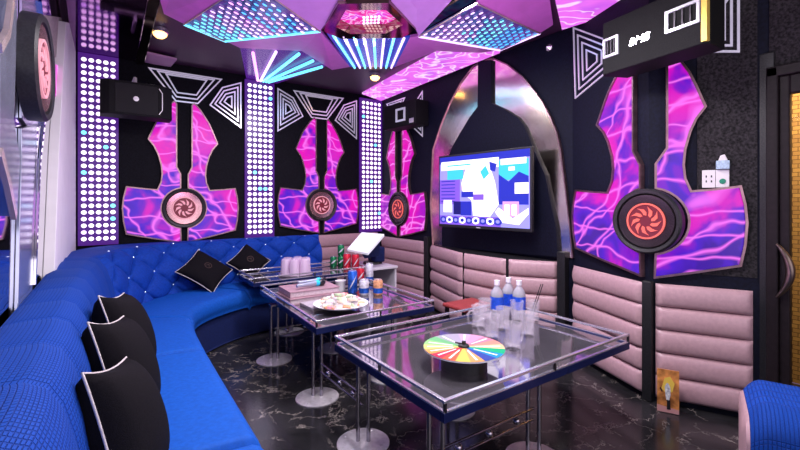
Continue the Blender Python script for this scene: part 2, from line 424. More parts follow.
# infinity LED diamonds
def infinity(label, quad, nu, nv, palette, el=2.6):
    A, B_, C_, D_ = [W[q].copy() for q in quad]
    n_ = (C_ - A).cross(B_ - A).normalized(); D_.z = A.z - (n_.x * (D_.x - A.x) + n_.y * (D_.y - A.y)) / n_.z
    cen = (A + B_ + C_ + D_) / 4
    t = thing('infinity_light_panel', label, 'light panel', cen)
    s = MB(); s.slab([A, B_, C_, D_], .015); s.build('panel', 'infinity_board', t)
    mbs = MB()
    # columns run square to the long diagonal A-C, as the mirrored dots do
    e1 = (C_ - A).normalized(); nrm = (C_ - A).cross(D_ - A).normalized(); e2 = nrm.cross(e1).normalized()
    if e2.dot(D_ - B_) < 0: e2 = -e2
    Lg = (C_ - A).length
    P2 = [((p - A).dot(e1), (p - A).dot(e2)) for p in (A, B_, C_, D_)]
    def inside(x, y):
        sg = []
        for k in range(4):
            (x0, y0), (x1, y1) = P2[k], P2[(k + 1) % 4]; sg.append((x1 - x0) * (y - y0) - (y1 - y0) * (x - x0))
        return all(q > .002 for q in sg) or all(q < -.002 for q in sg)
    y0_, y1_ = min(p[1] for p in P2), max(p[1] for p in P2)
    cx_, ry = Lg / nu, .074
    for i in range(nu):
        for j in range(int((y1_ - y0_) / ry) + 1):
            x = (i + .5) * cx_; y = y0_ + .028 + j * ry; f = (y - y0_) / (y1_ - y0_)
            if not inside(x, y + .02) or not inside(x, y - .02): continue
            w = cx_ * .27 * (1 - .35 * f); h_ = .031 * (1 - .35 * f)
            # project onto the sagging sheet: the two halves meet along the diagonal
            vs = []
            for q in range(10):
                a = 2 * PI * q / 10
                p = A + e1 * (x + w * math.cos(a)) + e2 * (y + h_ * math.sin(a)); p.z -= .007
                vs.append(p)
            mbs.add(vs, [tuple(range(10))], palette(x / Lg, f))
    mbs.build('led_grid', ['dot_cyan', 'dot_lilac', 'dot_blue', 'dot_pink'], t, fix=False)
    e = MB(); e.tube([A - V((0, 0, .003)), B_ - V((0, 0, .003)), C_ - V((0, 0, .003))], .009, 6); e.build('glow_edge', 'dot_cyan' if A.x < 1 else 'dot_lilac', t)
def pal1(u, v):
    k = u + .25 * random.random() - v * .1
    return 0 if k < .42 else (1 if k < .68 else (3 if k < .76 else (2 if k < .9 else 1)))
def pal3(u, v):
    k = u + .2 * random.random()
    return 3 if k < .18 else (1 if k < .50 else (0 if k < .75 else 2))
# quads given so that u runs along the lower edge (left -> right)
def quadgrid(label, L, R_, T, Bt, nu, nv, pal):
    """diamond: rows parallel to the lower two edges"""
    W['_1'], W['_2'], W['_3'], W['_4'] = W[L], W[Bt], W[R_], W[T]
    infinity(label, ('_1', '_2', '_3', '_4'), nu, nv, pal)
A_, B2, C2, D2 = W['L'], W['B'], W['R'], W['T']
quadgrid('diamond infinity light panel with cyan and lilac dots above the back left hammer light', 'L', 'R', 'T', 'B', 19, 0, pal1)
quadgrid('diamond infinity light panel with lilac and cyan dots near the television arch', 'h', 'j', 'i', 'k', 17, 0, pal3)

def fan(label, poly, lines, mat_board, mats, r=.010):
    cen = sum(poly, V((0, 0, 0))) / len(poly)
    t = thing('fan_light_panel', label, 'light panel', cen)
    s = MB(); s.slab(poly, .015); s.build('panel', mat_board, t)
    for k, (p, q) in enumerate(lines):
        d = V((0, 0, -.008)); mm = MB(); mm.tube([p + d, q + d], r, 8); mm.build('light_rod', mats[k % len(mats)], t)
tl, tr = at_z(327, 34, 2.39), W['g']
fan('trapezoid fan light panel with straight cyan rods below the mirrored pit', [tl, W['d'], W['e'], tr],
    [(tl.lerp(tr, (k + .6) / 8.2), W['d'].lerp(W['e'], (k + .9) / 8.6)) for k in range(8)], 'led_board_blue', ['dot_cyan', 'dot_lilac'])
apex = V((1.38, 4.63, 2.52))
ends = [at_z(253, 52, 2.52), at_z(276, 51, 2.52), at_z(299, 53, 2.52), at_z(313, 60, 2.52), at_z(322, 66, 2.52)]
fan('fan light panel with spreading pink and cyan rods above the middle LED column',
    [W['a'] + V((0, 0, .005)), W['b'] + V((0, 0, .005)), at_z(327, 66, 2.535), V((1.56, D - .01, 2.535)), V((1.22, D - .01, 2.535))],
    [(apex + V((.03 * (k - 2), -.02, 0)), e) for k, e in enumerate(ends)], 'led_board', ['dot_pink', 'dot_lilac', 'dot_cyan', 'dot_cyan', 'dot_cyan'], r=.014)

# mirrored octagonal pit
outer = [(322, 31), (338, 4), (389, 3), (416, 30), (402, 38), (342, 39)]
inner = [(336, 27), (346, 10), (386, 10), (403, 25), (386, 33.5), (350, 34)]
t = thing('mirrored_ceiling_pit', 'bronze rimmed ceiling pit with red and magenta reflections painted as glow at the canopy centre', 'ceiling light', at_z(370, 20, 2.43))
O3 = [at_z(x, y, 2.375) for x, y in outer]; I3 = [at_z(x, y, 2.375) for x, y in inner]
s = MB(); n = 6
vs = O3 + I3 + [p + V((0, 0, .02)) for p in O3] + [p + V((0, 0, .07)) for p in I3]
s.add(vs, [(i, (i + 1) % n, (i + 1) % n + n, i + n) for i in range(n)] + [(i, i + 12, (i + 1) % n + 12, (i + 1) % n) for i in range(n)] + [(i + 6, (i + 1) % n + 6, (i + 1) % n + 18, i + 18) for i in range(n)])
s.build('mirror_rim', 'bronze_mirror', t)
s = MB(); s.slab([p + V((0, 0, .068)) for p in I3], .01); s.build('reflection_plate', 'pit_reflection', t)
s = MB()
g0, gx, gy = at_z(362, 16, 2.440), at_z(381, 15, 2.440) - at_z(362, 16, 2.440), at_z(362, 33, 2.440) - at_z(362, 16, 2.440)
for i in range(5):
    for j in range(6):
        p = g0 + gx * (i + .5) / 5 + gy * (j + .5) / 6
        s.add([p + gx * .075 * math.cos(a * PI / 4) + gy * .065 * math.sin(a * PI / 4) for a in range(8)], [tuple(range(8))])
s.build('led_grid', 'dot_white', t, fix=False)

for label, pts in (('glossy ceiling panel with pink reflections painted as glow running along the right wall towards the back corner', [(362, 94), (436, 53), (500, 53), (381, 101)]),
                   ('glossy ceiling panel with pink reflections painted as glow over the right folded bay', [(552, -14), (562, 30), (650, 2), (662, -30)])):
    s = MB(); s.slab([at_z(x, y, 2.525) for x, y in pts], .02); o = s.build('glossy_ceiling_panel', 'ceiling_reflection'); tag(o, label, 'ceiling panel')

for k, (x, y, lab) in enumerate(((.325, 3.795, 'warm glowing recessed downlight near the back left corner'), (2.33, 3.82, 'warm glowing recessed downlight near the back right corner'))):
    t = thing('downlight', lab, 'downlight', (x, y, 2.53), 'warm recessed downlights in the soffit')
    s = MB(); s.lathe((x, y, 2.53), [(.045, .035), (.058, .035), (.062, 0), (.046, -.006), (.045, .03)], 24); s.build('bezel', 'chrome', t, smooth=40)
    s = MB(); s.lathe((x, y, 2.528), [(.0001, -.040), (.030, -.034), (.048, -.016), (.050, .004)], 20); s.build('bulb', 'lamp', t, smooth=40)
s = MB(); c = [at_z(x, y, 2.530) for x, y in ((134, 60), (170, 68), (177, 60), (141, 52))]
s.slab(c, .02); tag(s.build('ceiling_vent', 'vent', bevel=.003), 'pale lilac rectangular vent in the soffit above the left speaker', 'vent')
s = MB(); a, bq = FB.at(548, 47, .02); s.lathe(FB.pt(a, bq, 0), [(.03, 0), (.03, .01), (.012, .03), (.0001, .04)], 16, R=Matrix((FB.a, FB.b, FB.n)).transposed())
tag(s.build('motion_sensor', 'chrome', smooth=40), 'tiny silver sensor on the navy wall right of the arch', 'sensor')

# ------------------------------------------------------------------ LED columns on the back wall
def led_column(label, x0, x1, z0=.80, z1=2.525, cols=5, rows=28, xs=None):
    t = thing('led_column', label, 'LED column', ((x0 + x1) / 2, D, z0))
    s = MB(); s.prism(FA, [(x0, z0), (x1, z0), (x1, z1), (x0, z1)], 0, .03); s.build('panel', 'led_board' , t)
    s = MB(); px = (x1 - x0) / (cols + .6); pz = (z1 - z0 - .06) / rows
    for i in range(cols):
        for j in range(rows):
            cx = x0 + px * (i + .8); czz = z0 + .03 + pz * (j + .5); r = .35 * min(px, pz)
            q = random.random(); mm = 0 if q < .86 else (1 if q < .97 else 2)
            k = len(s.v)
            s.add([FA.pt(cx + r * 1.08 * math.cos(a * PI / 6), czz + r * math.sin(a * PI / 6), .034) for a in range(12)], [tuple(range(12))], mm)
    s.build('led_grid', ['dot_white', 'dot_lilac', 'dot_cyan'], t, fix=False)
xa = [FA.at(x, 150)[0] for x in (78, 118.5, 244.5, 273.5, 359, 381)]
led_column('LED dot column at the left end of the back wall beside the white pilaster', xa[0], xa[1])
led_column('LED dot column between the two hammer lights of the back wall', xa[2], xa[3])
led_column('LED dot column in the right corner of the back wall above the tablet stand', xa[4], xa[5])

# ------------------------------------------------------------------ zigzag strips
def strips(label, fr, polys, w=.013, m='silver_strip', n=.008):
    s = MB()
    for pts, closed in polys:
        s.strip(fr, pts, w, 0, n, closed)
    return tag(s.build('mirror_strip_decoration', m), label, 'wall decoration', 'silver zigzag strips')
def nested(poly, k, step):
    """shrink a polygon towards its centre k times"""
    cx = sum(p[0] for p in poly) / len(poly); cy = sum(p[1] for p in poly) / len(poly)
    return [([(cx + (p[0] - cx) * (1 - step * i), cy + (p[1] - cy) * (1 - step * i)) for p in poly], True) for i in range(k)]
def bay_strips(x0, x1, side):
    w = x1 - x0; zt = 2.50
    L = [(x0 + .02, zt - .02), (x0 + .02, zt - .50), (x0 + .30 * w, zt - .30), (x0 + .19 * w, zt - .10)]
    R_ = [(2 * (x0 + x1) / 2 - p[0], p[1]) for p in L]
    mid = (x0 + x1) / 2
    out = []
    if side != 'R': out += nested(L, 4, .25)
    if side != 'L': out += nested(R_, 4, .25)
    for i in range(3):
        k = i * .042
        out.append(([(x0 + .20 * w + k * 1.7, zt - .015 - k * .4), (mid - .10 + k * .15, zt - .30 + k), (mid + .10 - k * .15, zt - .30 + k), (x1 - .20 * w - k * 1.7, zt - .015 - k * .4)], True))
    return out
x0b, x1b = xa[1] + .03, xa[2] - .02
strips('silver zigzag strips above the hammer light behind the left speaker', FA, bay_strips(x0b, x1b, 'R'))
strips('silver zigzag strips above the hammer light between the middle and right LED columns', FA, bay_strips(xa[3] + .03, xa[4] - .02, 'B'))
# right wall: nested triangles left of the big speaker, chevrons right of it
pt = lambda fr, x, y: fr.at(x, y)
P1 = [pt(FB, 574, 27), pt(FB, 576, 98), pt(FB, 606, 74), pt(FB, 606, 46)]
FLt = FL
P1 = [FL.at(574, 28), FL.at(576, 98), FL.at(612, 68), FL.at(612, 42)]
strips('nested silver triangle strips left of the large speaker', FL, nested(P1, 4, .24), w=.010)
s = MB()
for k in range(4):
    s.strip(FR, [FR.at(697 + 3 * k, 2 + 9 * k), FR.at(737 - 2 * k, -32 + 9 * k)], .012, 0, .01)
for k in range(3):
    s.strip(FR, [FR.at(738 - 7 * k, -10), FR.at(738 - 7 * k, 52 - 6 * k), FR.at(700, 52 - 6 * k)], .012, .006, .014)
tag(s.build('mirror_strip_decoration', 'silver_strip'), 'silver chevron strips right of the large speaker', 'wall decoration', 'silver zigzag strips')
f3 = [(-4.55, 2.48), (-4.0, 2.48), (-3.78, 2.2), (-3.72, 2.48)]
strips('nested silver strips above the corner hammer light on the right wall', FB, nested([(-3.80, 2.46), (-3.80, 1.95), (-4.15, 2.2)], 3, .3) + nested([(-4.55, 2.46), (-4.15, 2.46), (-4.35, 2.25)], 2, .35))

# ------------------------------------------------------------------ hammer shaped lights
ARC = 14
def hammer_half(sgn, s, R_, zk=1.0, gi=.07):
    pts = [(gi, 1.02), (max(.10, gi + .02), 1.04), (.155, .99), (.20, .93), (.25, .86), (.29, .78), (.325, .70), (.345, .655), (.29, .59), (.255, .52), (.225, .42), (.215, .33), (.225, .25), (.26, .175), (.40, .185), (.54, .20), (.565, .10), (.575, 0), (.565, -.12), (.54, -.235), (.30, -.285), (.03, -.335)]
    out = [((x if x < gi + .01 else x * s) * sgn, z * zk) for x, z in pts]
    out.append((.035 * sgn, -math.sqrt(R_ * R_ - .035 ** 2)))
    a0 = math.asin(.035 / R_)
    for i in range(1, ARC):
        a = -PI / 2 + a0 + (PI - 2 * a0) * i / ARC
        out.append((R_ * math.cos(a) * sgn, R_ * math.sin(a)))
    out += [(.035 * sgn, math.sqrt(R_ * R_ - .035 ** 2)), (.035 * sgn, .34), (gi * sgn, .41 + (gi - .07))]
    return out
def emblem(t, fr, c, r, blades, mats, n0, sc=1.0):
    """speaker disc: black ring, metal dish, printed swirl"""
    Rm = Matrix((fr.a, fr.b, fr.n)).transposed(); cc = fr.pt(c[0], c[1], 0)
    s = MB(); s.lathe(cc, [(r * .84, 0), (r, 0), (r, n0 + .025), (r * .95, n0 + .035), (r * .86, n0 + .03), (r * .84, n0 + .01)], 40, R=Rm); s.build('speaker_ring', 'black', t, smooth=40)
    s = MB(); s.lathe(cc, [(.0001, 0), (r * .85, 0), (r * .85, n0 + .015), (r * .80, n0 + .025), (r * .56, n0 + .018), (.0001, n0 + .016)], 40, R=Rm); s.build('dish', mats[0], t, smooth=40)
    s = MB(); s.lathe(cc, [(.0001, n0 + .016), (r * .53, n0 + .016), (r * .53, n0 + .022), (.0001, n0 + .022)], 36, R=Rm); s.build('emblem_ground', mats[1], t)
    s = MB()
    for k in range(blades):
        th = 2 * PI * k / blades
        def pp(rr, a): return (c[0] + rr * math.cos(th + a), c[1] + rr * math.sin(th + a))
        pl = [pp(r * .17, 0), pp(r * .26, .05), pp(r * .36, .28), pp(r * .45, .75), pp(r * .37, .62), pp(r * .28, .50), pp(r * .19, .42)]
        s.prism(fr, pl, n0 + .022, n0 + .027)
    s.strip(fr, [(c[0] + r * .53 * math.cos(a * PI / 18), c[1] + r * .53 * math.sin(a * PI / 18)) for a in range(36)], r * .05, n0 + .016, n0 + .028, True)
    s.build('emblem', mats[2], t)

def hammer(label, frL, cL, frR, cR, frC, cC, sL, sR, R_, blades, mats, off=0, zk=1.0, gi=.07):
    o = frC.pt(cC[0], cC[1], 0)
    t = thing('hammer_wall_light', label, 'wall light', o, 'hammer shaped backlit wall lights')
    for fr, c, sg, s_ in ((frL, cL, -1, sL), (frR, cR, 1, sR)):
        pts = [(c[0] + x, c[1] + z) for x, z in hammer_half(sg, s_, R_, zk, gi)]
        k = MB(); k.prism(fr, pts, .006, .022); k.build('light_panel', 'hammer_light' if off == 0 else 'hammer_top', t)
        k = MB(); k.strip(fr, pts, .012, .002, .034, True); k.build('rim', 'rim_dark', t)
    emblem(t, frC, cC, R_ * .97, blades, mats, .02)
    return t
def cen_a(x, y): return FA.at(x, y)
c1 = cen_a(184, 208); c2 = cen_a(320.5, 205)
hammer('hammer shaped magenta wall light on the back wall behind the left speaker', FA, c1, FA, c1, FA, c1, .90, .90, .205, 9, ['ring_rose', 'emblem_dark', 'emblem_pale'], zk=1.02)
hammer('hammer shaped magenta wall light on the back wall between middle and right LED columns', FA, c2, FA, c2, FA, c2, .93, .88, .20, 8, ['ring_rose', 'emblem_dark', 'emblem_pale'], zk=1.0)
c3 = FB.at(400.5, 209)
hammer('hammer shaped wall light with red disc on the right wall next to the back corner', FB, c3, FB, c3, FB, c3, .80, .95, .215, 7, ['ring_dark', 'emblem_dark', 'emblem'], off=1, zk=1.0)
FM = Frame(PB, (PC_ - PB).normalized() + (PB - PA).normalized(), (0, 0, 1))
z4 = 1.08
hammer('largest hammer shaped violet wall light folded over the right bay beside the door', FL, (0, z4), FR, (0, z4), FM, (0, z4), 1.24, .80, .20, 9, ['ring_dark', 'emblem_dark', 'emblem'], zk=1.0, gi=.092)

# ------------------------------------------------------------------ padded panels
def roll(fr, a0, a1, z0, z1, n0=.0, puff=.032):
    s = MB(); nu, nv = 24, 12
    def fn(u, v):
        e = min(u, 1 - u) * (a1 - a0); ee = min(1, e / .03)
        f = math.sin(PI * v) ** .32 * (1 - (1 - ee) ** 2) ** .5
        return fr.pt(a0 + (a1 - a0) * u, z0 + (z1 - z0) * v, n0 + puff * f)
    s.grid(fn, nu, nv)
    s.add([fr.pt(a0, z0, n0 - .02), fr.pt(a1, z0, n0 - .02), fr.pt(a1, z1, n0 - .02), fr.pt(a0, z1, n0 - .02)], [(0, 3, 2, 1)])
    return s
def padded(label, facets, z0, z1, rows, group='pink padded wall panels'):
    t = thing('padded_wall_panel', label, 'padded panel', facets[0][0].pt(facets[0][1], z0), group)
    for fr, a0, a1, *rest in facets:
        zt = rest[0] if rest else z1
        for k in range(rows):
            h = (zt - z0) / rows
            roll(fr, a0, a1, z0 + h * k + .001, z0 + h * (k + 1) - .001, .012).build('bolster', 'pink_pad', t, smooth=70, fix=False)
    return t
lenL = (PB - PA).length; lenR = (PC_ - PB).length
padded('pink padded panel of five rolls left of the fold in the right bay', [(FL, -lenL + .03, -.02)], .03, .705, 5)
padded('pink padded panel of five rolls right of the fold with the small poster against it', [(FR, .035, lenR - .02)], .03, .71, 5)
# bowed seat-height panel under the television, standing out from the wall
Q = [V((2.955, 3.62, 0)), V((2.72, 2.86, 0)), V((2.74, 2.36, 0)), V((2.955, 2.02, 0))]
s = MB(); s.slab([V((q.x, q.y, 0)) for q in Q] , .72); structure('wall_right_bulge', s, 'black')
fac = []
for p, q in zip(Q[:-1], Q[1:]):
    fr = Frame(p, q - p, (0, 0, 1)); fac.append((fr, .012, (q - p).length - .006))
padded('pink padded panel of three bowed sections under the television', fac, .03, .715, 5)
padded('pink padded panel on the right wall under the corner hammer light', [(FB, -4.66, -3.72)], .03, .74, 5)
padded('pink padded panel on the back wall behind the tablet stand', [(FA, 1.97, 2.90)], .03, .79, 5)
# dark posts between the bays
for n_, (yy, xx) in enumerate(((3.67, 2.93), (1.965, 2.93))):
    s = MB(); s.box((xx, yy, .40), (.06, .07, .80)); structure('trim_%d' % (n_ + 2), s, 'black', bevel=.006)
s = MB(); s.box((PB.x - .005, PB.y, .36), (.05, .055, .72), Matrix.Rotation(.0, 3, 'Z')); structure('trim_4', s, 'black', bevel=.006)
s = MB(); s.box((2.93, .725, 1.0), (.05, .08, 2.0)); structure('trim_5', s, 'black', bevel=.006)

# ------------------------------------------------------------------ mirrored arch behind the television
t = thing('mirrored_arch', 'tall pointed mirrored arch framing the television', 'wall mirror', FB.pt(-2.8, .75))
out_px = [(433, 246), (430.5, 205), (433, 150), (441, 125), (450, 103), (461, 83), (473, 67), (483, 60), (492, 58), (508, 65), (523, 77), (534, 90), (543, 103), (551, 118), (557, 133), (561, 150), (566, 190), (570, 225), (573, 258)]
in_px = [(442, 247), (442, 205), (447, 160), (452, 147), (460, 133), (469, 118), (477.5, 107), (478, 61), (491, 60), (491, 103), (504, 109), (517, 117), (524, 126), (530, 140), (536, 155), (545, 175), (550, 200), (556, 228), (558, 257)]
oa = [FB.at(x, y, .02) for x, y in out_px]; ia = [FB.at(x, y, .05) for x, y in in_px]
s = MB(); s.prism(FB, oa, .002, .02); s.build('mirror', 'mirror_warm', t)
s = MB(); s.prism(FB, ia, .02, .05); s.build('inner_board', 'wall_navy', t)
s = MB(); s.strip(FB, oa, .010, .002, .030); s.build('edge_strip', 'rim_dark', t)

# ------------------------------------------------------------------ television
pL, pR = V((2.66, 3.16, 0)), V((2.76, 2.13, 0))
FT = Frame(pL, pR - pL, (0, 0, 1)); tw = (pR - pL).length; z0, z1 = .948, 1.64
t = thing('television', 'wall mounted flat television showing a bright blue and white picture', 'television', FT.pt(tw / 2, z0))
s = MB(); s.box(FT.pt(tw / 2, (z0 + z1) / 2, -.02), (tw, z1 - z0, .035), Matrix((FT.a, FT.b, FT.n)).transposed()); s.build('frame', 'black', t, bevel=.006)
s = MB(); s.box(FT.pt(tw / 2, 1.3, -.11), (.3, .3, .15), Matrix((FT.a, FT.b, FT.n)).transposed()); s.box((2.88, 2.65, 1.3), (.15, .2, .2)); s.build('bracket', 'dark_metal', t)
def em(name, c, e=1.0): return mat(name, tuple(.3 * q for q in c), .3, emit=c, es=e * .85)
scr = [em('screen_lilac', (.32, .30, .95)), em('screen_white', (.95, .93, 1.0), 1.2), em('screen_blue', (.02, .03, .45)), em('screen_cyan', (.05, .55, .70)), em('screen_navy', (.01, .01, .14)), em('screen_violet', (.22, .10, .70)), em('screen_pink', (.75, .35, .75))]
s = MB(); bz = .018; sw, sh = tw - 2 * bz, z1 - z0 - 2.6 * bz; sz0 = z0 + 1.6 * bz
def spoly(pts, m, d): s.prism(FT, [(bz + sw * x, sz0 + sh * y) for x, y in pts], -.003 + d * .0004, -.002 + d * .0004 + .0004, m)
def sbox(x0, x1, y0, y1, m, d=1): spoly([(x0, y0), (x1, y0), (x1, y1), (x0, y1)], m, d)
sbox(0, 1, 0, 1, 0, 0); sbox(0, 1, .90, 1, 2); sbox(.02, .70, .80, .93, 1, 2); sbox(.10, .52, .855, .875, 3, 3); sbox(.1, .3, .66, .80, 3, 2); sbox(.0, .26, .3, .66, 5)
for k in range(7): sbox(.02, .20, .33 + k * .05, .345 + k * .05, 2, 2)
sbox(.05, .16, .18, .36, 1, 3); sbox(.18, .27, .15, .34, 4, 3); sbox(.27, .40, .14, .34, 2, 3); sbox(.28, .55, .5, .60, 6, 2)
spoly([(.28, .60), (.34, .84), (.48, .9), (.60, .84), (.66, .60), (.70, .30), (.60, .12), (.42, .14), (.40, .36), (.30, .44)], 1, 4)
spoly([(.50, .75), (.56, .83), (.60, .72), (.54, .64)], 3, 5); spoly([(.60, .88), (.68, .84), (.66, .74), (.61, .76)], 2, 5)
sbox(.28, .42, .40, .48, 2, 5); sbox(.42, .54, .36, .44, 5, 5); sbox(.42, .62, .16, .34, 1, 5)
sbox(.70, .99, .62, .88, 3, 3); spoly([(.70, .70), (.80, .60), (.90, .72), (.99, .66), (.99, .42), (.70, .42)], 2, 4); sbox(.72, .97, .82, .9, 1, 5); sbox(.80, .86, .74, .79, 1, 5)
sbox(.86, .99, .44, .58, 1, 5); sbox(.70, .99, .30, .42, 2, 3); sbox(.74, .90, .14, .34, 6, 4); sbox(.76, .81, .16, .30, 1, 5); sbox(.83, .88, .16, .30, 1, 5)
spoly([(.66, .20), (.74, .06), (.90, .04), (.99, .18), (.99, .26), (.84, .12), (.70, .26)], 1, 6)
sbox(.0, .72, .0, .13, 5, 5)
for k in range(9):
    cx = .05 + .08 * k
    spoly([(cx + .045 * math.cos(a * PI / 6), .07 + .05 * math.sin(a * PI / 6)) for a in range(12)], 1 if k % 2 else 2, 6)
    spoly([(cx + .022 * math.cos(a * PI / 4), .07 + .026 * math.sin(a * PI / 4)) for a in range(8)], 2 if k % 2 else 0, 7)
s.build('screen', scr, t)
s = MB(); s.box(FT.pt(tw * .48, z0 + .013, .0005), (.05, .008, .002), Matrix((FT.a, FT.b, FT.n)).transposed()); s.build('logo_plate', 'steel', t)

# ------------------------------------------------------------------ speakers
def text_mesh(name, body, size, fr, a, b_, n, m, parent, shear=0.0, ext=.002):
    cu = bpy.data.curves.new(name, 'FONT'); cu.body = body; cu.size = size; cu.extrude = ext; cu.align_x = 'CENTER'; cu.align_y = 'CENTER'; cu.shear = shear; cu.offset = 0
    tmp = bpy.data.objects.new(name, cu); C.objects.link(tmp)
    me = bpy.data.meshes.new_from_object(tmp); bpy.data.objects.remove(tmp)
    Rm = Matrix((fr.a, fr.b, fr.n)).transposed().to_4x4(); Rm.translation = fr.pt(a, b_, n) - (ORG[parent.name] if parent else V((0, 0, 0)))
    me.transform(Rm); me.materials.clear(); me.materials.append(M[m])
    o = bpy.data.objects.new(name, me); C.objects.link(o)
    if parent: o.parent = parent; ORG[o.name] = ORG[parent.name]
    return o
# large speaker across the folded bay
sL, sR_ = V((2.43, 1.36, 0)), V((2.335, .815, 0))
FS = Frame(sL, sR_ - sL, (0, 0, 1)); w_ = (sR_ - sL).length
t = thing('wall_speaker', 'large black wall speaker with white lettering above the folded bay', 'speaker', FS.pt(w_ / 2, 1.96), 'black box speakers')
Fu = Frame(FS.pt(0, 1.96, 0), FS.a, -FS.n)    # plan frame: a across, b backwards
s = MB()
pl = [(0, 0), (w_, 0), (w_ + .022, .03), (w_ + .0, .19), (.02, .19), (-.02, .03)]
s.add([FS.pt(a, 1.955 + (0 if True else 0), -b_) for a, b_ in pl] + [FS.pt(a, 2.265, -b_) for a, b_ in pl], [tuple(range(6)), tuple(range(11, 5, -1))] + [(i, (i + 1) % 6, (i + 1) % 6 + 6, i + 6) for i in range(6)])
s.build('cabinet', 'speaker', t, bevel=.006)
s = MB()
s.prism(FS, [(w_ - .004, 1.965), (w_ + .022, 1.965), (w_ + .022, 2.26), (w_ - .004, 2.26)], -.02, .004); s.build('gold_lit_corner', 'gold_lit_side', t)  # thin face carrying the painted gold reflection
for (x0p, y0p, x1p, y1p) in ((605, 37, 618, 57), (667.5, 14, 699, 36)):
    a0, b0 = FS.at(x0p, (y1p)); a1, b1 = FS.at(x1p, y0p)
    if x0p > 640: b0, b1 = 2.07, 2.17
    else: b0, b1 = 2.055, 2.155
    s = MB(); s.strip(FS, [(a0, b0), (a1, b0), (a1, b1), (a0, b1)], .012, 0, .012, True); fr_ = s.build('port_frame', 'silver_strip', t)
    s = MB()
    for k in range(1, 4): s.box(FS.pt(a0 + (a1 - a0) * k / 4, (b0 + b1) / 2, .002), (.008, b1 - b0, .008), Matrix((FS.a, FS.b, FS.n)).transposed())
    s.build('port_bar', 'dark_metal', fr_)
a, b_ = FS.at(639, 40); text_mesh('lettering', 'BMB', .064, FS, a, b_, .003, 'silver_strip', t, .25)
s = MB(); s.box(FS.pt(w_ / 2, 2.11, -.22), (.2, .12, .08), Matrix((FS.a, FS.b, FS.n)).transposed()); s.build('bracket', 'dark_metal', t)

def box_speaker(label, fr, w, h, d, z, kind):
    t = thing('wall_speaker', label, 'speaker', fr.pt(w / 2, z), 'black box speakers')
    pl = [(0, .05), (.06, 0), (w - .09, 0), (w, .07), (w, d), (0, d)] if kind else [(0, 0), (w, 0), (w, d), (0, d)]
    s = MB(); k = len(pl)
    s.add([fr.pt(a, z, -q) for a, q in pl] + [fr.pt(a, z + h, -q) for a, q in pl], [tuple(range(k)), tuple(range(2 * k - 1, k - 1, -1))] + [(i, (i + 1) % k, (i + 1) % k + k, i + k) for i in range(k)])
    s.build('cabinet', 'speaker', t, bevel=.005)
    if kind:
        s = MB(); s.prism(fr, [(.10, z + .02), (w - .12, z + .02), (w - .12, z + h - .02), (.10, z + h - .02)], -.002, .006); s.build('grille', 'grille', t, bevel=.003)
        s = MB(); s.lathe(fr.pt(w * .47, z + h / 2, .005), [(.0001, .0), (.022, 0), (.020, .004), (.0001, .005)], 20, R=Matrix((fr.a, fr.b, fr.n)).transposed()); s.build('badge', 'steel', t)
        s = MB(); s.strip(fr, [(w - .11, z + h - .03), (w - .085, z + h - .07), (w - .085, z + .07), (w - .11, z + .03)], .006, .0, .006); s.build('trim_line', 'steel', t)
    return t
o1 = at_z(100, 80, 2.2)
FS1 = Frame((-.066, 4.20, 0), (1, .03, 0), (0, 0, 1))
z_t = H + (201 - 77) / F * (V((-.066, 4.20)).dot(V((fx, fy)))); z_b = H + (201 - 112) / F * (V((-.066, 4.20)).dot(V((fx, fy))))
t = box_speaker('black box speaker with faceted front in front of the left LED column', FS1, .53, z_t - z_b, .22, z_b, 1)
s = MB(); s.tube([FS1.pt(.25, z_t + .0, -.12), FS1.pt(.25, z_t + .06, -.12), FS1.pt(.25, z_t + .07, -.40)], .014, 8); s.box(FS1.pt(.25, z_t + .01, -.12), (.3, .06, .02)); s.build('bracket', 'steel', t)
FS3 = Frame(FB.pt(-4.22, 0, .26), (.10, -1, 0), (0, 0, 1))
t = box_speaker('small black box speaker with square silver port above the corner hammer light', FS3, .56, .28, .20, 2.05, 0)
s = MB(); s.strip(FS3, [(.24, 2.12), (.38, 2.12), (.38, 2.25), (.24, 2.25)], .022, 0, .012, True); s.build('port_frame', 'silver_strip', t)
s = MB(); s.prism(FS3, [(.46, 2.07), (.53, 2.07), (.53, 2.12), (.46, 2.12)], 0, .006); s.build('badge', 'steel', t)
s = MB(); s.box(FS3.pt(.28, 2.18, -.21), (.1, .1, .06)); s.build('bracket', 'dark_metal', t)

# ------------------------------------------------------------------ small fittings on the folded bay
a0, b0 = FR.at(702, 188.5, .01); a1, b1 = FR.at(729, 168.5, .01); b0, b1 = 1.275, 1.375
t = thing('wall_socket', 'white double wall socket plate right of the largest hammer light', 'socket', FR.pt((a0 + a1) / 2, b0))
am = (a0 + a1) / 2
for k, (p, q) in enumerate(((a0, am - .001), (am + .001, a1))):
    s = MB(); s.prism(FR, [(p, b0), (q, b0), (q, b1), (p, b1)], .006, .020); pl_ = s.build('plate', 'plastic', t, bevel=.002)
    s = MB()
    if k == 0:
        for i in (-1, 1):
            for j in (-1, 1): s.prism(FR, [((p + q) / 2 + i * .012 + u * .003, (b0 + b1) / 2 + j * .014 + v * .006) for u, v in ((-1, -1), (1, -1), (1, 1), (-1, 1))], .019, .021)
        s.build('socket_hole', 'black', pl_)
    else:
        s.lathe(FR.pt((p + q) / 2, b0 + .035, .018), [(.016, 0), (.014, .006), (.0001, .008)], 14, R=Matrix((FR.a, FR.b, FR.n)).transposed()); s.build('switch_button', 'green_dot', pl_)
s = MB(); a0, _ = FR.at(716, 160, .02); a1, _ = FR.at(729, 160, .02)
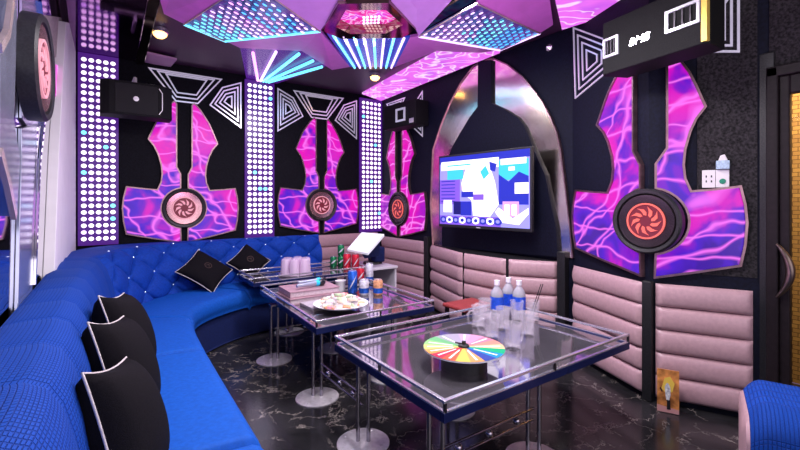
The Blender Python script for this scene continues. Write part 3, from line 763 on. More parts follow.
s.prism(FR, [(a0, 1.378), (a1, 1.378), (a1, 1.425), (a0, 1.425)], .008, .04, 0); s.prism(FR, [(a0 + .01, 1.425), (a1 - .005, 1.425), (a1 - .02, 1.46), (a0 + .02, 1.455)], .01, .03, 1)
tag(s.build('remote_holder', ['ice_blue', 'plastic'], bevel=.003), 'small pale blue holder mounted on top of the wall socket', 'holder')
# small poster leaning on the pad
Fp = Frame(FR.pt(0, 0, .13), FR.a, V((0, 0, 1)) - FR.n * .0)
t = thing('small_poster', 'small orange poster card leaning against the pink padded panel', 'poster', Fp.pt(.08, .0))
w0, hh = FR.at(657, 400, .13)[0], .245; w1 = FR.at(679, 400, .13)[0]
s = MB(); s.prism(Fp, [(w0, .004), (w1, .004), (w1, hh), (w0, hh)], 0, .006); s.build('card', mat('poster_ground', (.70, .25, .07), .4, noise=.6, nscale=18), t)
s = MB(); ww = w1 - w0
def pp(x, y): return (w0 + ww * x, .004 + (hh - .004) * y)
s.prism(Fp, [pp(.2, .55), pp(.35, .8), pp(.6, .85), (pp(.8, .7)), pp(.7, .5), pp(.4, .45)], .006, .0065, 0)
s.prism(Fp, [pp(.38, .42), pp(.35, .60), pp(.45, .70), pp(.52, .68), pp(.60, .60), pp(.62, .42), pp(.55, .28), pp(.42, .30)], .0065, .0075, 1)
s.prism(Fp, [pp(.45, .08), pp(.45, .30), pp(.60, .30), pp(.62, .08)], .0065, .0075, 2); s.prism(Fp, [pp(.12, .55), pp(.22, .46), pp(.26, .49), pp(.16, .58)], .0065, .0075, 2)
s.prism(Fp, [pp(0, 0), pp(1, 0), pp(1, .10), pp(0, .16)], .006, .0063, 3)
s.build('print', [mat('poster_yellow', (.9, .62, .10), .4), mat('poster_white', (.72, .74, .9), .4, noise=.5, nscale=60), 'black', mat('poster_pink', (.7, .35, .35), .4)], t)

# ------------------------------------------------------------------ door on the right wall
DX = 2.93
t0 = thing('door_1', 'dark brown framed glass door at the right edge with curved bronze handle', 'door', (DX, .27, 0)); t0['kind'] = 'structure'
s = MB()
s.box((DX, .69, .96), (.10, .05, 1.90)); s.box((DX, -.12, .96), (.10, .055, 1.90)); s.box((DX, .285, 1.885), (.10, .86, .055)); s.build('frame', 'frame_brown', t0, bevel=.006)
s = MB(); s.box((DX - .005, .645, .94), (.05, .045, 1.84)); s.box((DX - .005, -.05, .94), (.05, .085, 1.84)); s.box((DX - .005, .30, 1.81), (.05, .65, .10)); s.box((DX - .005, .30, .12), (.05, .65, .20)); s.build('leaf', 'frame_brown', t0, bevel=.008)
s = MB(); s.box((DX - .005, .30, .99), (.008, .66, 1.56)); s.build('pane', mat('door_glass', (.95, .88, .8), .02, trans=1, ior=1.1), t0)
hp = []
for i in range(13):
    a = (i / 12 - .5) * 2
    hp.append((DX - .06, .668 - .055 * (1 - a * a), .835 + .14 * a))
s = MB(); s.tube(hp, [.006 + .014 * (1 - abs(2 * i / 12 - 1) ** 2) for i in range(13)], 10); s.tube([hp[2], (DX - .02, hp[2][1], hp[2][2])], .006); s.tube([hp[10], (DX - .02, hp[10][1], hp[10][2])], .006)
s.build('handle', 'handle_bronze', t0, smooth=50)
s = MB(); s.box((3.75, .2, 1.25), (.08, 2.4, 2.5)); structure('wall_corridor', s, 'brick')

# ------------------------------------------------------------------ left wall ornaments (polished)
def fcp(pts, n=.0): return [FC.at(x, y, n) for x, y in pts]
# FC: a = +Y, b = up, normal must face the room (+X)
def plate(name, label, cat, pts, m, n0, n1, grp=None):
    s = MB(); s.prism(FC, fcp(pts, n1), n0, n1); return tag(s.build(name, m, bevel=.003), label, cat, grp)
plate('wall_pilaster', 'glossy white pilaster in the back left corner', 'pilaster', [(54, 288), (59, 155), (66, 22), (75, 24), (76.5, 60), (76.5, 150), (76, 252)], 'white_gloss', 0, .05)
plate('fleck_panel', 'beige flecked panel high on the left mirrored wall', 'wall panel', [(43.5, 15), (66, 18), (65, 54), (44, 62)], 'beige', 0, .010)
plate('polished_pilaster', 'polished grey lilac pilaster below the round speaker on the left wall', 'pilaster', [(18, 318), (22, 150), (22, 128), (37, 124), (37, 150), (32, 308)], 'grey_blue', 0, .014)
t = thing('hammer_wall_light', 'polished mirror hammer ornament with round speaker on the left wall', 'wall light', FC.pt(2.5, 1.5), 'hammer shaped backlit wall lights')
s = MB(); s.prism(FC, fcp([(0, 40), (7, 30), (13, 0), (17, 0), (16, 60), (14, 120), (20, 160), (17, 215), (12, 216), (0, 150)], .02), .0, .02); s.build('blade', 'grey_blue', t)
s = MB(); s.strip(FC, fcp([(0, 48), (8, 33), (12.5, 0)], .03), .03, .02, .035); s.strip(FC, fcp([(0, 152), (8, 182), (15, 216)], .03), .035, .02, .035); s.build('rim', 'cream_edge', t)
s = MB(); s.prism(FC, fcp([(22, 0), (40, 0), (43, 25), (47, 62), (48, 95), (43, 125), (30, 130), (22, 118)], .01), .002, .01); s.build('back_plate', 'grey_blue', t)
s = MB(); s.strip(FC, fcp([(41, 0), (44, 25), (48, 62), (49, 95), (44, 125), (40, 160), (37, 230), (35, 285)], .02), .03, .01, .024); s.build('edge_band', 'mirror', t)
FCt = Frame((XC + .03, 2.42, 0), (.04, .999, 0), (0, 0, 1)); cw = FCt.at(27, 67, .0)
emblem(t, FCt, cw, .215, 9, ['ring_rose', 'emblem_dark', 'emblem_pale'], .03)
plate('magenta_reflection', 'magenta reflection painted as a small glowing block on the left mirrored wall', 'painted reflection', [(55, 66), (65, 62), (65, 88), (56, 99)], 'hammer_top', 0, .02)  # glowing block stands in for a magenta reflection in the mirror

# ------------------------------------------------------------------ sectional sofa
ZS, ZB = .40, .80
sofa = thing('sectional_sofa', 'blue velvet L shaped sofa along the left and back walls', 'sofa', (.2, 2.2, 0))
def path(pts, n):
    """polyline -> n+1 evenly spaced points"""
    P = [V(p) for p in pts]; L = [0]
    for p, q in zip(P, P[1:]): L.append(L[-1] + (q - p).length)
    out = []
    for i in range(n + 1):
        d = L[-1] * i / n
        for k in range(len(P) - 1):
            if d <= L[k + 1] + 1e-9:
                out.append(P[k].lerp(P[k + 1], (d - L[k]) / (L[k + 1] - L[k]))); break
    return out
def curve(pts, n=10):
    """catmull-rom through points"""
    P = [V(p) for p in pts]; out = []
    for i in range(len(P) - 1):
        p0, p1, p2, p3 = P[max(i - 1, 0)], P[i], P[i + 1], P[min(i + 2, len(P) - 1)]
        for k in range(n):
            t_ = k / n
            out.append(.5 * ((2 * p1) + (p2 - p0) * t_ + (2 * p0 - 5 * p1 + 4 * p2 - p3) * t_ ** 2 + (3 * p1 - p0 - 3 * p2 + p3) * t_ ** 3))
    out.append(P[-1]); return out
NS = 420
frontc = curve([(-.04, -.9, 0), (-.04, .5, 0), (-.04, 1.6, 0), (-.03, 2.6, 0), (.02, 3.3, 0), (.14, 3.72, 0), (.42, 4.06, 0), (.85, 4.25, 0), (1.4, 4.33, 0), (1.94, 4.33, 0)])
wallc = curve([(-.285, -.9, 0), (-.285, .5, 0), (-.285, 1.6, 0), (-.285, 2.6, 0), (-.28, 3.5, 0), (-.22, 4.3, 0), (.12, 4.64, 0), (.7, 4.665, 0), (1.4, 4.665, 0), (1.94, 4.665, 0)])
assert len(frontc) == len(wallc)
arc = [0]
for p, q in zip(frontc, frontc[1:]): arc.append(arc[-1] + (q - p).length)
TOT = arc[-1]
def sample(u):
    d = u * TOT
    for k in range(len(arc) - 1):
        if d <= arc[k + 1] + 1e-9:
            t_ = (d - arc[k]) / (arc[k + 1] - arc[k]); return frontc[k].lerp(frontc[k + 1], t_), wallc[k].lerp(wallc[k + 1], t_)
    return frontc[-1], wallc[-1]
prof = [(0.0, .36), (.0, .42), (.03, .50), (.08, .58), (.14, .66), (.22, .735), (.33, .785), (.48, .805), (.75, .805), (1.0, .80)]
def pf(v):
    x = v * (len(prof) - 1); i = min(int(x), len(prof) - 2); t_ = x - i
    return prof[i][0] * (1 - t_) + prof[i + 1][0] * t_, prof[i][1] * (1 - t_) + prof[i + 1][1] * t_
S0 = 4.35 / TOT         # where the buttoned part starts
DS, DV = .155, .135
def vlen(v): return v * .72
def back_pt(u, v, extra=0.0):
    f, w = sample(u); a, z = pf(v)
    p = f.lerp(w, a); p.z = z
    nrm = (f - w); nrm.z = 0; nrm.normalize(); nrm = (nrm + V((0, 0, 1.0 * min(1, v * 1.3)))).normalized()
    sa = u * TOT; q = 0
    if u > S0:
        aa = (sa - S0 * TOT) / DS / 2; bb_ = vlen(v) / DV / 2
        k = abs(math.sin(PI * (aa + bb_))) * abs(math.sin(PI * (aa - bb_)))
        fade = min(1, max(0, (.82 - v) / .15))
        q = .062 * (k ** .33) * fade * min(1, (sa - S0 * TOT) / .06)
    else:
        g = abs(math.sin(PI * sa / .30)); q = .024 * (g ** .4) * (1 if v < .98 else 0) * min(1, (S0 * TOT - sa) / .06)
    return p + nrm * (q + extra)
s = MB(); us = int(NS * S0)
s.grid(lambda u, v: back_pt(u * S0, v), 240, 36, 0, uv=lambda u, v: (u * S0 * TOT, vlen(v)))
bkw = s.build('backrest', 'waffle', sofa, smooth=60)
s = MB(); s.grid(lambda u, v: back_pt(S0 + 1e-5 + u * (1 - S0 - 1e-5), v), 480, 80, 0)
endp = [back_pt(1, v / 20) for v in range(21)] + [V((1.94, 4.665, .36))]
s.add(endp, [tuple(range(len(endp)))])
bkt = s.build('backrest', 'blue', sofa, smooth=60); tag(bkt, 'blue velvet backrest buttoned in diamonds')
nb = int((1 - S0) * TOT / DS) + 1
btn = None
for i in range(0, nb):
    for j in range(1, 5):
        if (i + j) % 2: continue
        u = S0 + i * DS / TOT; v = j * DV / .72
        if u > .995 or v > .78 or u < S0 + .001: continue
        p = back_pt(u, v, .004)
        if btn is None:
            s = MB(); s.sphere(p, .009, 8); btn = s.build('button', 'stud', bkt, smooth=80); p00 = p.copy()
        else:
            c_ = btn.copy(); C.objects.link(c_); c_.location = p - p00
# seat cushions
fe = curve([(.42, -.9, 0), (.42, .5, 0), (.42, 1.6, 0), (.43, 2.6, 0), (.46, 3.12, 0), (.55, 3.44, 0), (.80, 3.69, 0), (1.14, 3.84, 0), (1.6, 3.87, 0), (1.94, 3.87, 0)])
def seat_s(u):
    d = u * TOT
    for k in range(len(arc) - 1):
        if d <= arc[k + 1] + 1e-9:
            t_ = (d - arc[k]) / (arc[k + 1] - arc[k]); return frontc[k].lerp(frontc[k + 1], t_), fe[k].lerp(fe[k + 1], t_)
    return frontc[-1], fe[-1]
def u_at_y(y):
    for i in range(1000):
        f, _ = sample(i / 1000)
        if f.y >= y: return i / 1000
cuts = [0, u_at_y(.45), u_at_y(1.42), u_at_y(2.45), u_at_y(3.36), u_at_y(4.20), 1.0]
for k in range(6):
    u0, u1 = cuts[k], cuts[k + 1]
    def fn(u, v, u0=u0, u1=u1):
        f, e = seat_s(u0 + (u1 - u0) * (.002 + .996 * u)); f = f + (f - e) * .12
        # v: 0 back .. .75 front top .. 1 down the front
        du = min(u, 1 - u) * (u1 - u0) * TOT; eu = min(1, du / .03); rr = (1 - (1 - eu) ** 2) ** .5
        if v < .75:
            t_ = v / .75; p = f.lerp(e, t_); p.z = ZS - .055 + .058 * rr + .012 * math.sin(PI * t_) * rr
            if t_ > .93: p.z -= .03 * ((t_ - .93) / .07) ** 2
        else:
            t_ = (v - .75) / .25; p = e + (e - f).normalized() * .012 * math.sin(PI * min(1, t_ * 1.2)) ; p.z = ZS - .025 - .115 * t_; p.z -= .03 * (1 - rr)
        return p
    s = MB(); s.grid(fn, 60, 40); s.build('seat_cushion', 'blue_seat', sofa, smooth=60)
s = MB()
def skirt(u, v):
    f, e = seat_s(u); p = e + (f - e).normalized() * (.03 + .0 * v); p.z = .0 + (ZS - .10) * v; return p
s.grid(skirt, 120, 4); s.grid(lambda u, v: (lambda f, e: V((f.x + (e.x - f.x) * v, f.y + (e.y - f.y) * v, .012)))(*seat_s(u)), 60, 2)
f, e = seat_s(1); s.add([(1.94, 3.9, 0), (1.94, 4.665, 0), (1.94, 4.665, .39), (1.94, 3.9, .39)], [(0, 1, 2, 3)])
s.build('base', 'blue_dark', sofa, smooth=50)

# blue seat at the lower right edge of the view
R45 = Matrix.Rotation(math.radians(-70.5), 3, 'Z')
c0 = at_z(751, 409, .50); dirx = R45 @ V((1, 0, 0)); diry = R45 @ V((0, 1, 0))
cc = c0 + dirx * .33 - diry * .0 - V((0, 0, 0))
Fo = Frame((c0.x, c0.y, 0), dirx, (0, 0, 1))
t = thing('low_armchair', 'low rounded blue seat with pink side at the lower right corner', 'armchair', (cc.x, cc.y, 0))
s = MB()
def arm(u, v):
    # rounded block: v goes around the section, u along
    L_, Wd, Ht, r = .62, .40, .50, .09
    per = [(0, 0)] ; 
    pts = []
    for k in range(9): a = PI - PI / 2 * k / 8; pts.append((-Wd / 2 + r + r * math.cos(a), Ht - r + r * math.sin(a)))
    for k in range(9): a = PI / 2 - PI / 2 * k / 8; pts.append((Wd / 2 - r + r * math.cos(a), Ht - r + r * math.sin(a)))
    pts = [(-Wd / 2, .05)] + pts + [(Wd / 2, .05)]
    i = v * (len(pts) - 1); k = min(int(i), len(pts) - 2); f_ = i - k
    x = pts[k][0] * (1 - f_) + pts[k + 1][0] * f_; z = pts[k][1] * (1 - f_) + pts[k + 1][1] * f_
    e = min(u, 1 - u) * L_; rr = 1 - .10 * (1 - min(1, e / .06)) ** 2
    return V((c0.x, c0.y, 0)) + dirx * (L_ * u) + diry * (x * rr + Wd / 2) + V((0, 0, z * rr))
s.grid(arm, 40, 40, uv=lambda u, v: (u * .8, v * 1.0)); s.build('cushion', 'waffle', t, smooth=60)
s = MB()
for x_ in (-.015, ):
    pl = [arm(0, v / 30) + dirx * .002 for v in range(31)]
    s.add([p - dirx * .012 + (V((0, 0, -.012)) if p.z > .2 else V((0, 0, 0))) for p in pl] + pl, [tuple(range(31))] + [(i, i + 31, i + 32, i + 1) for i in range(30)])
s.build('side_panel', 'pink_pad', t, smooth=50)
s = MB(); s.box((cc.x + diry.x * .2 - dirx.x * .02, cc.y + diry.y * .2 - dirx.y * .02, .025), (.56, .36, .05), R45); s.build('plinth', 'black', t)

# ------------------------------------------------------------------ pillows
def pillow(label, c, nrm, up, size=.36, th=.12):
    n_ = V(nrm).normalized(); u_ = V(up); u_ = (u_ - n_ * u_.dot(n_)).normalized(); a_ = u_.cross(n_)
    t = thing('throw_pillow', label, 'pillow', c, 'charcoal throw pillows on the sofa')
    c = V(c); h = size / 2
    def fn(sgn):
        def g(u, v):
            x, y = 2 * u - 1, 2 * v - 1
            k = (max(0, 1 - x ** 2) * max(0, 1 - y ** 2)) ** .40
            px = x * (1 - .10 * (1 - abs(y) ** 2.0) * abs(x) ** 2); py = y * (1 - .10 * (1 - abs(x) ** 2.0) * abs(y) ** 2)
            return c + a_ * px * h + u_ * py * h + n_ * (sgn * th / 2 * k)
        return g
    s = MB(); s.grid(fn(1), 20, 20); s.grid(fn(-1), 20, 20); s.build('cushion', 'pillow', t, smooth=80)
    g = fn(0); e = [g(i / 12, 0) for i in range(12)] + [g(1, i / 12) for i in range(12)] + [g(1 - i / 12, 1) for i in range(12)] + [g(0, 1 - i / 12) for i in range(12)]
    s = MB(); s.tube(e, .0035, 6, closed=True); s.build('piping', 'piping', t, smooth=80)
    s = MB(); Fz = Frame(c + n_ * th * .46, a_, u_); s.strip(Fz, [(.03 * math.cos(a * PI / 6), .03 * math.sin(a * PI / 6)) for a in range(12)], .004, 0, .006, True); s.strip(Fz, [(-.015, -.012), (0, .014), (.015, -.012)], .004, 0, .006); s.build('embroidery', mat('embroidery', (.07, .035, .03), .7), t)
    return t
pillow('charcoal pillow with cream piping nearest the camera on the left sofa', (.035, 1.41, .565), (.93, -.20, .30), (-.16, .30, 1), .36, .19)
pillow('charcoal pillow with cream piping in the middle of the three on the left', (.040, 1.82, .585), (.93, -.20, .30), (-.16, .26, 1), .39, .20)
pillow('charcoal pillow with cream piping farthest back of the three on the left', (.060, 2.25, .59), (.93, -.18, .30), (-.16, .22, 1), .40, .20)
pc = at_z(203, 273, .56)
pillow('charcoal pillow standing on its corner at the bend of the sofa', (.70, 4.06, .575), (.22, -.64, .72), (.75, .1, 1), .36, .15)
pillow('charcoal pillow half hidden behind the far table tray', (1.13, 4.24, .60), (.0, -.80, .55), (.85, 0, 1), .30, .12)

# ------------------------------------------------------------------ tables
def table(label, nl, ax, ay, la, lb, zr, legs, stretch):
    """nl near-left corner, ax/ay unit directions, la/lb sizes, zr rail height"""
    ax, ay = V((*ax, 0)).normalized(), V((*ay, 0)).normalized(); nl = V((*nl, 0))
    t = thing('glass_table', label, 'table', nl + ax * la / 2 + ay * lb / 2, 'chrome railed glass tables in a row')
    zg = zr - .048
    Rm = Matrix((ax, ay, V((0, 0, 1)))).transposed(); mid = nl + ax * la / 2 + ay * lb / 2
    cor = [nl, nl + ax * la, nl + ax * la + ay * lb, nl + ay * lb]
    s = MB(); s.box(mid + V((0, 0, zg - .006)), (la - .02, lb - .02, .012), Rm); s.build('glass_top', 'glass_top', t)
    def ring(s, z, w, h, m=0, inset=0):
        for k, (p, q) in enumerate(zip(cor, cor[1:] + cor[:1])):
            d = (q - p); Lh = d.length; d.normalize(); inn = V((-d.y, d.x, 0))
            R2 = Matrix((d, inn, V((0, 0, 1)))).transposed()
            s.box((p + q) / 2 + inn * (w / 2 + inset) + V((0, 0, z)), (Lh - (2 * w if k % 2 else 0) - 2 * inset, w, h), R2, m)
    s = MB(); ring(s, zg - .014, .022, .036); s.build('apron', 'apron', t, bevel=.002)
    s = MB(); ring(s, zg + .006, .012, .006, inset=.001); s.build('lower_trim', 'chrome', t)
    s = MB(); ring(s, zr - .005, .017, .012); s.build('top_rail', 'chrome', t, bevel=.002)
    for p, q in zip(cor, cor[1:] + cor[:1]):
        for f in ((0, .5) if (q - p).length > .7 else (0,)):
            pp_ = p.lerp(q, f); pp_ = pp_ + (mid - pp_).normalized() * (.010 if f == 0 else .006)
            s = MB(); s.box((pp_.x, pp_.y, (zr + zg) / 2), (.010, .010, zr - zg), Rm); s.build('post', 'dark_metal', t)
    for (x, y, vert) in legs:
        s = MB()
        d = ax * .026 if vert else (ax * .8 - ay * .6) * .026
        for sg in (-1, 1): s.tube([V((x, y, .008)) + d * sg, V((x, y, zg - .03)) + d * sg], .0105, 10)
        s.box((x, y, zg - .034), (.07, .07, .01), Rm)
        lg = s.build('leg', 'leg_chrome', t, smooth=40)
        s = MB(); s.lathe((x, y, 0), [(.130, 0), (.130, .006), (.120, .010), (.0001, .013)], 36)
        for k in range(4): s.lathe((x + .10 * math.cos(k * PI / 2 + .6), y + .10 * math.sin(k * PI / 2 + .6), .008), [(.008, 0), (.008, .006), (.0001, .009)], 8, 0)
        s.build('foot_plate', 'steel', lg, smooth=40)
    for (p, q) in stretch:
        p, q = V((*p, 0)), V((*q, 0)); s = MB()
        for z in (.185, .235): s.tube([p + V((0, 0, z)), q + V((0, 0, z))], .006, 8)
        for k in (.2, .5, .8): s.sphere(p.lerp(q, k) + V((0, 0, .21)), .018, 10)
        s.build('stretcher', 'leg_chrome', t, smooth=50)
    return zg
zg1 = table('nearest glass table with chrome rail holding the spinning wheel and mugs', (.958, 1.107), (1, .004), (0, 1), 1.29, .87, .50,
      [(1.03, 1.80, 0), (1.03, 1.24, 0), (1.62, 1.24, 0), (1.62, 1.80, 0)], [((1.03, 1.80), (1.03, 2.30)), ((1.03, 1.24), (1.62, 1.24))])
zg2 = table('middle glass table with chrome rail holding song books, fruit plate and cans', (.985, 2.27), (1, .015), (.033, 1), .90, 1.25, .50,
      [(1.04, 2.38, 0), (1.02, 3.13, 0), (1.50, 3.10, 0), (1.56, 2.38, 0)], [((1.02, 3.13), (1.50, 3.10))])
zg3 = table('farthest glass table with chrome rail next to the back sofa', (1.00, 3.62), (1, .0), (0, 1), 1.12, .50, .545,
      [(1.35, 3.72, 0), (1.95, 3.72, 0)], [])

# ---- things on the nearest table
def at1(x, y): return at_z(x, y, zg1)
# wheel of fortune
wc = V((1.315, 1.385, .54))
t = thing('spinning_wheel', 'rainbow spinning game wheel on a black box on the nearest table', 'game wheel', (wc.x, wc.y, zg1))
s = MB(); s.lathe((wc.x, wc.y, zg1), [(.105, 0), (.105, .062), (.04, .066), (.02, .082)], 32); s.build('base', 'black', t, smooth=40)
cols = [(.80, .55, .30), (.75, .28, .22), (.75, .22, .34), (.70, .30, .48), (.50, .36, .62), (.38, .34, .46), (.35, .36, .40), (.16, .45, .20), (.30, .62, .22), (.55, .62, .20), (.80, .35, .10), (.62, .03, .08), (.75, .12, .06), (.80, .55, .12), (.75, .34, .12), (.04, .07, .35), (.02, .28, .55), (.01, .42, .20)]
wm = [mat('wheel_colour', tuple(.8 * q for q in c), .7, spec=.2) for c in cols] + [mat('wheel_white', (.85, .82, .88), .35)]
s = MB(); n = 18; r = .182
s.lathe(wc, [(.0001, -.006), (r, -.006), (r, .0), (.0001, .0)], 72, 18)
for k in range(n):
    a0, a1 = 2 * PI * k / n - .78, 2 * PI * (k + 1) / n - .78
    pts = [wc + V((0, 0, .0012))] + [wc + V((r * math.cos(a0 + (a1 - a0) * i / 6), r * math.sin(a0 + (a1 - a0) * i / 6), .0012)) for i in range(7)]
    s.add(pts, [tuple(range(8))], k)
    am = (a0 + a1) / 2
    if k % 2 == 0 or k in (9, 11):
        d_ = V((math.cos(am), math.sin(am), 0)); p_ = V((-d_.y, d_.x, 0))
        s.add([wc + d_ * r_ + p_ * w__ + V((0, 0, .002)) for r_, w__ in ((.05, -.003), (.165, -.0055), (.165, .0055), (.05, .003))], [(0, 1, 2, 3)], 18)
s.build('disc', wm, t, fix=False)
s = MB(); s.lathe(wc, [(.026, .001), (.024, .010), (.010, .014), (.009, .026), (.0001, .028)], 20); s.tube([wc + V((0, 0, .012)), wc + V((-.02, .035, .014))], .004); s.build('hub', 'black', t, smooth=40)

def mug(label, c, rz, first=[None]):
    if first[0] is None:
        t = thing('beer_mug', label, 'mug', c, 'clear glass beer mugs on the nearest table'); c = V(c)
        s = MB(); s.lathe(c, [(.0001, .0), (.036, .0), (.040, .006), (.037, .05), (.041, .118), (.0435, .132), (.040, .132), (.037, .118), (.033, .05), (.034, .020), (.0001, .016)], 20); s.build('body', 'glassware', t, smooth=50)
        s = MB(); s.tube([c + V(p) for p in ((.037, 0, .105), (.060, 0, .108), (.074, 0, .092), (.076, 0, .06), (.066, 0, .036), (.036, 0, .028))], .0065, 8); s.build('handle', 'glassware', t, smooth=60)
        t.rotation_euler = (0, 0, 0); first[0] = t; return t
    return dup(first[0], c, rz, label)
mugs = [((513, 349), 1.0, 'clear mug at the front of the mug cluster nearest the camera'), ((492, 339), 2.4, 'clear mug in the cluster directly right of the wheel'),
        ((478.5, 328), 3.0, 'leftmost clear mug of the cluster behind the wheel'), ((503, 330), 2.0, 'clear mug in the middle of the cluster in front of the water bottles'),
        ((527, 336), .2, 'clear mug at the right front of the cluster'), ((485, 320), 2.8, 'clear mug behind the leftmost mug beside the bottle basket'),
        ((533, 322), .6, 'clear mug with two dark stirring sticks standing in it'), ((517, 322), 1.2, 'clear mug between the water bottles and the mug with sticks')]
for (px_, rz, lab) in mugs: mug(lab, at1(*px_), rz)
sc = at1(533, 322)
for k, (dx, dy) in enumerate((((-.004), .0), (.014, -.004))):
    s = MB(); s.tube([sc + V((dx - .014, dy + .01, .03)), sc + V((dx + .042 - k * .004, dy - .03, .235))], .0028, 6)
    tag(s.build('stirring_stick', 'black'), ['left of the two dark sticks standing in the right mug', 'right of the two dark sticks standing in the right mug'][k], 'stick', 'dark sticks in a mug')
def bottle(label, c, first=[None]):
    if first[0] is None:
        t = thing('water_bottle', label, 'bottle', c, 'small water bottles with blue labels'); c = V(c)
        s = MB(); s.lathe(c, [(.0001, 0), (.037, 0), (.041, .006), (.039, .05), (.041, .13), (.039, .17), (.020, .20), (.014, .21), (.014, .23), (.0001, .23)], 18); s.build('body', 'water', t, smooth=50)
        s = MB(); s.lathe(c, [(.0418, .065), (.0418, .145)], 18); s.f = s.f[:18]; s.m = s.m[:18]; s.build('label_band', 'blue_label', t, smooth=50)
        s = MB(); s.lathe(c, [(.0001, .215), (.0175, .215), (.0175, .245), (.0001, .247)], 14); s.build('cap', 'bottle_cap', t, smooth=40)
        first[0] = t; return
    dup(first[0], c, 0, label)
for px_, lab in (((497, 319), 'leftmost of the three water bottles with blue label'), ((508.5, 315), 'middle one of the three water bottles set slightly back'), ((519, 319), 'rightmost of the three water bottles with blue label')):
    bottle(lab, at1(*px_))
# ---- things on the middle table
def at2(x, y, dz=0): return at_z(x, y, zg2 + dz)
def book(label, c, w, d, h, rz, cover, grp='song books stacked on the middle table'):
    t = thing('song_book', label, 'book', c, grp); R_ = Matrix.Rotation(rz, 3, 'Z'); c = V(c)
    s = MB(); s.box(c + V((0, 0, h / 2)), (w - .014, d - .014, h - .010), R_); s.build('pages', 'book_edge', t)
    s = MB(); s.box(c + V((0, 0, .003)), (w, d, .006), R_); s.box(c + V((0, 0, h - .003)), (w, d, .006), R_); s.box(c + R_ @ V((-w / 2 + .003, 0, 0)) + V((0, 0, h / 2)), (.006, d, h), R_); s.build('cover', cover, t, bevel=.002)
    return t
bc = V((1.25, 3.03, zg2 + .001))
book('lower large dusty pink song book under its twin', bc, .40, .29, .045, .02, 'book_pink')
book('upper large dusty pink song book below the microphones', bc + V((.01, .01, .0455)), .39, .28, .045, -.03, 'book_pink')
book('flat grey song book lying in front of the large pink pair', bc + V((.05, -.27, 0)), .36, .22, .020, .05, 'book_grey')
book('small dark folder lying behind the microphones', V((1.74, 3.28, zg2 + .001)), .26, .18, .035, .0, 'black')
def microphone(label, c, rz):
    t = thing('microphone', label, 'microphone', c, 'wireless microphones lying on the song books'); c = V(c)
    R_ = Matrix.Rotation(rz, 3, 'Z') @ Matrix.Rotation(PI / 2, 3, 'Y')
    s = MB(); s.lathe(c, [(.0001, -.12), (.013, -.12), (.014, -.05), (.018, .03), (.019, .045)], 14, R=R_); s.build('body', 'mic_body', t, smooth=50)
    s = MB(); s.lathe(c, [(.020, .04), (.022, .048), (.022, .062), (.020, .07)], 14, R=R_); s.build('collar', 'mic_cyan', t, smooth=40)
    s = MB(); s.lathe(c, [(.020, .068), (.026, .085), (.025, .105), (.014, .122), (.0001, .126)], 14, R=R_); s.build('grille_head', 'dark_metal', t, smooth=60)
microphone('microphone with cyan collar lying in front on the pink books', bc + V((.0, -.05, .0915 + .027)), .15)
microphone('microphone with cyan collar lying behind on the pink books', bc + V((.05, .05, .0915 + .027)), .1)
# fruit plate
pc_ = at2(341, 307, .0225); t = thing('fruit_plate', 'round white plate of sliced pink and cream fruit', 'plate', pc_)
s = MB(); s.lathe(pc_, [(.0001, .001), (.10, .001), (.15, .012), (.185, .026), (.187, .030), (.15, .018), (.10, .008), (.0001, .008)], 40); s.build('dish', 'white_gloss', t, smooth=50)
fm = [mat('fruit_cream', (.80, .68, .55), .5), mat('fruit_pink', (.75, .35, .42), .5), mat('fruit_white', (.80, .76, .78), .5), mat('fruit_orange', (.80, .40, .22), .5), mat('fruit_green', (.55, .68, .45), .5)]
rf = random.Random(3)
for k in range(46):
    a = rf.random() * 2 * PI; rr = .150 * math.sqrt(rf.random()); h_ = .070 * (1 - rr / .165)
    s = MB(); c_ = pc_ + V((rr * math.cos(a), rr * math.sin(a), .022 + h_)); w0_ = rf.uniform(0, PI)
    pts = [(0.0, -.0)] + [(.030 * math.cos(q * PI / 6), .022 * math.sin(q * PI / 6)) for q in range(7)]
    R_ = Matrix.Rotation(w0_, 3, 'Z') @ Matrix.Rotation(rf.uniform(.1, .6), 3, 'X')
    Fq = Frame(c_, R_ @ V((1, 0, 0)), R_ @ V((0, 1, 0))); s.prism(Fq, pts[1:], -.009, .009)
    o = s.build('fruit_slice', fm[rf.randrange(5)], origin=c_, bevel=.003)
    tag(o, 'thin cut slice of fruit heaped on the white plate', 'fruit', 'fruit slices heaped on the plate')
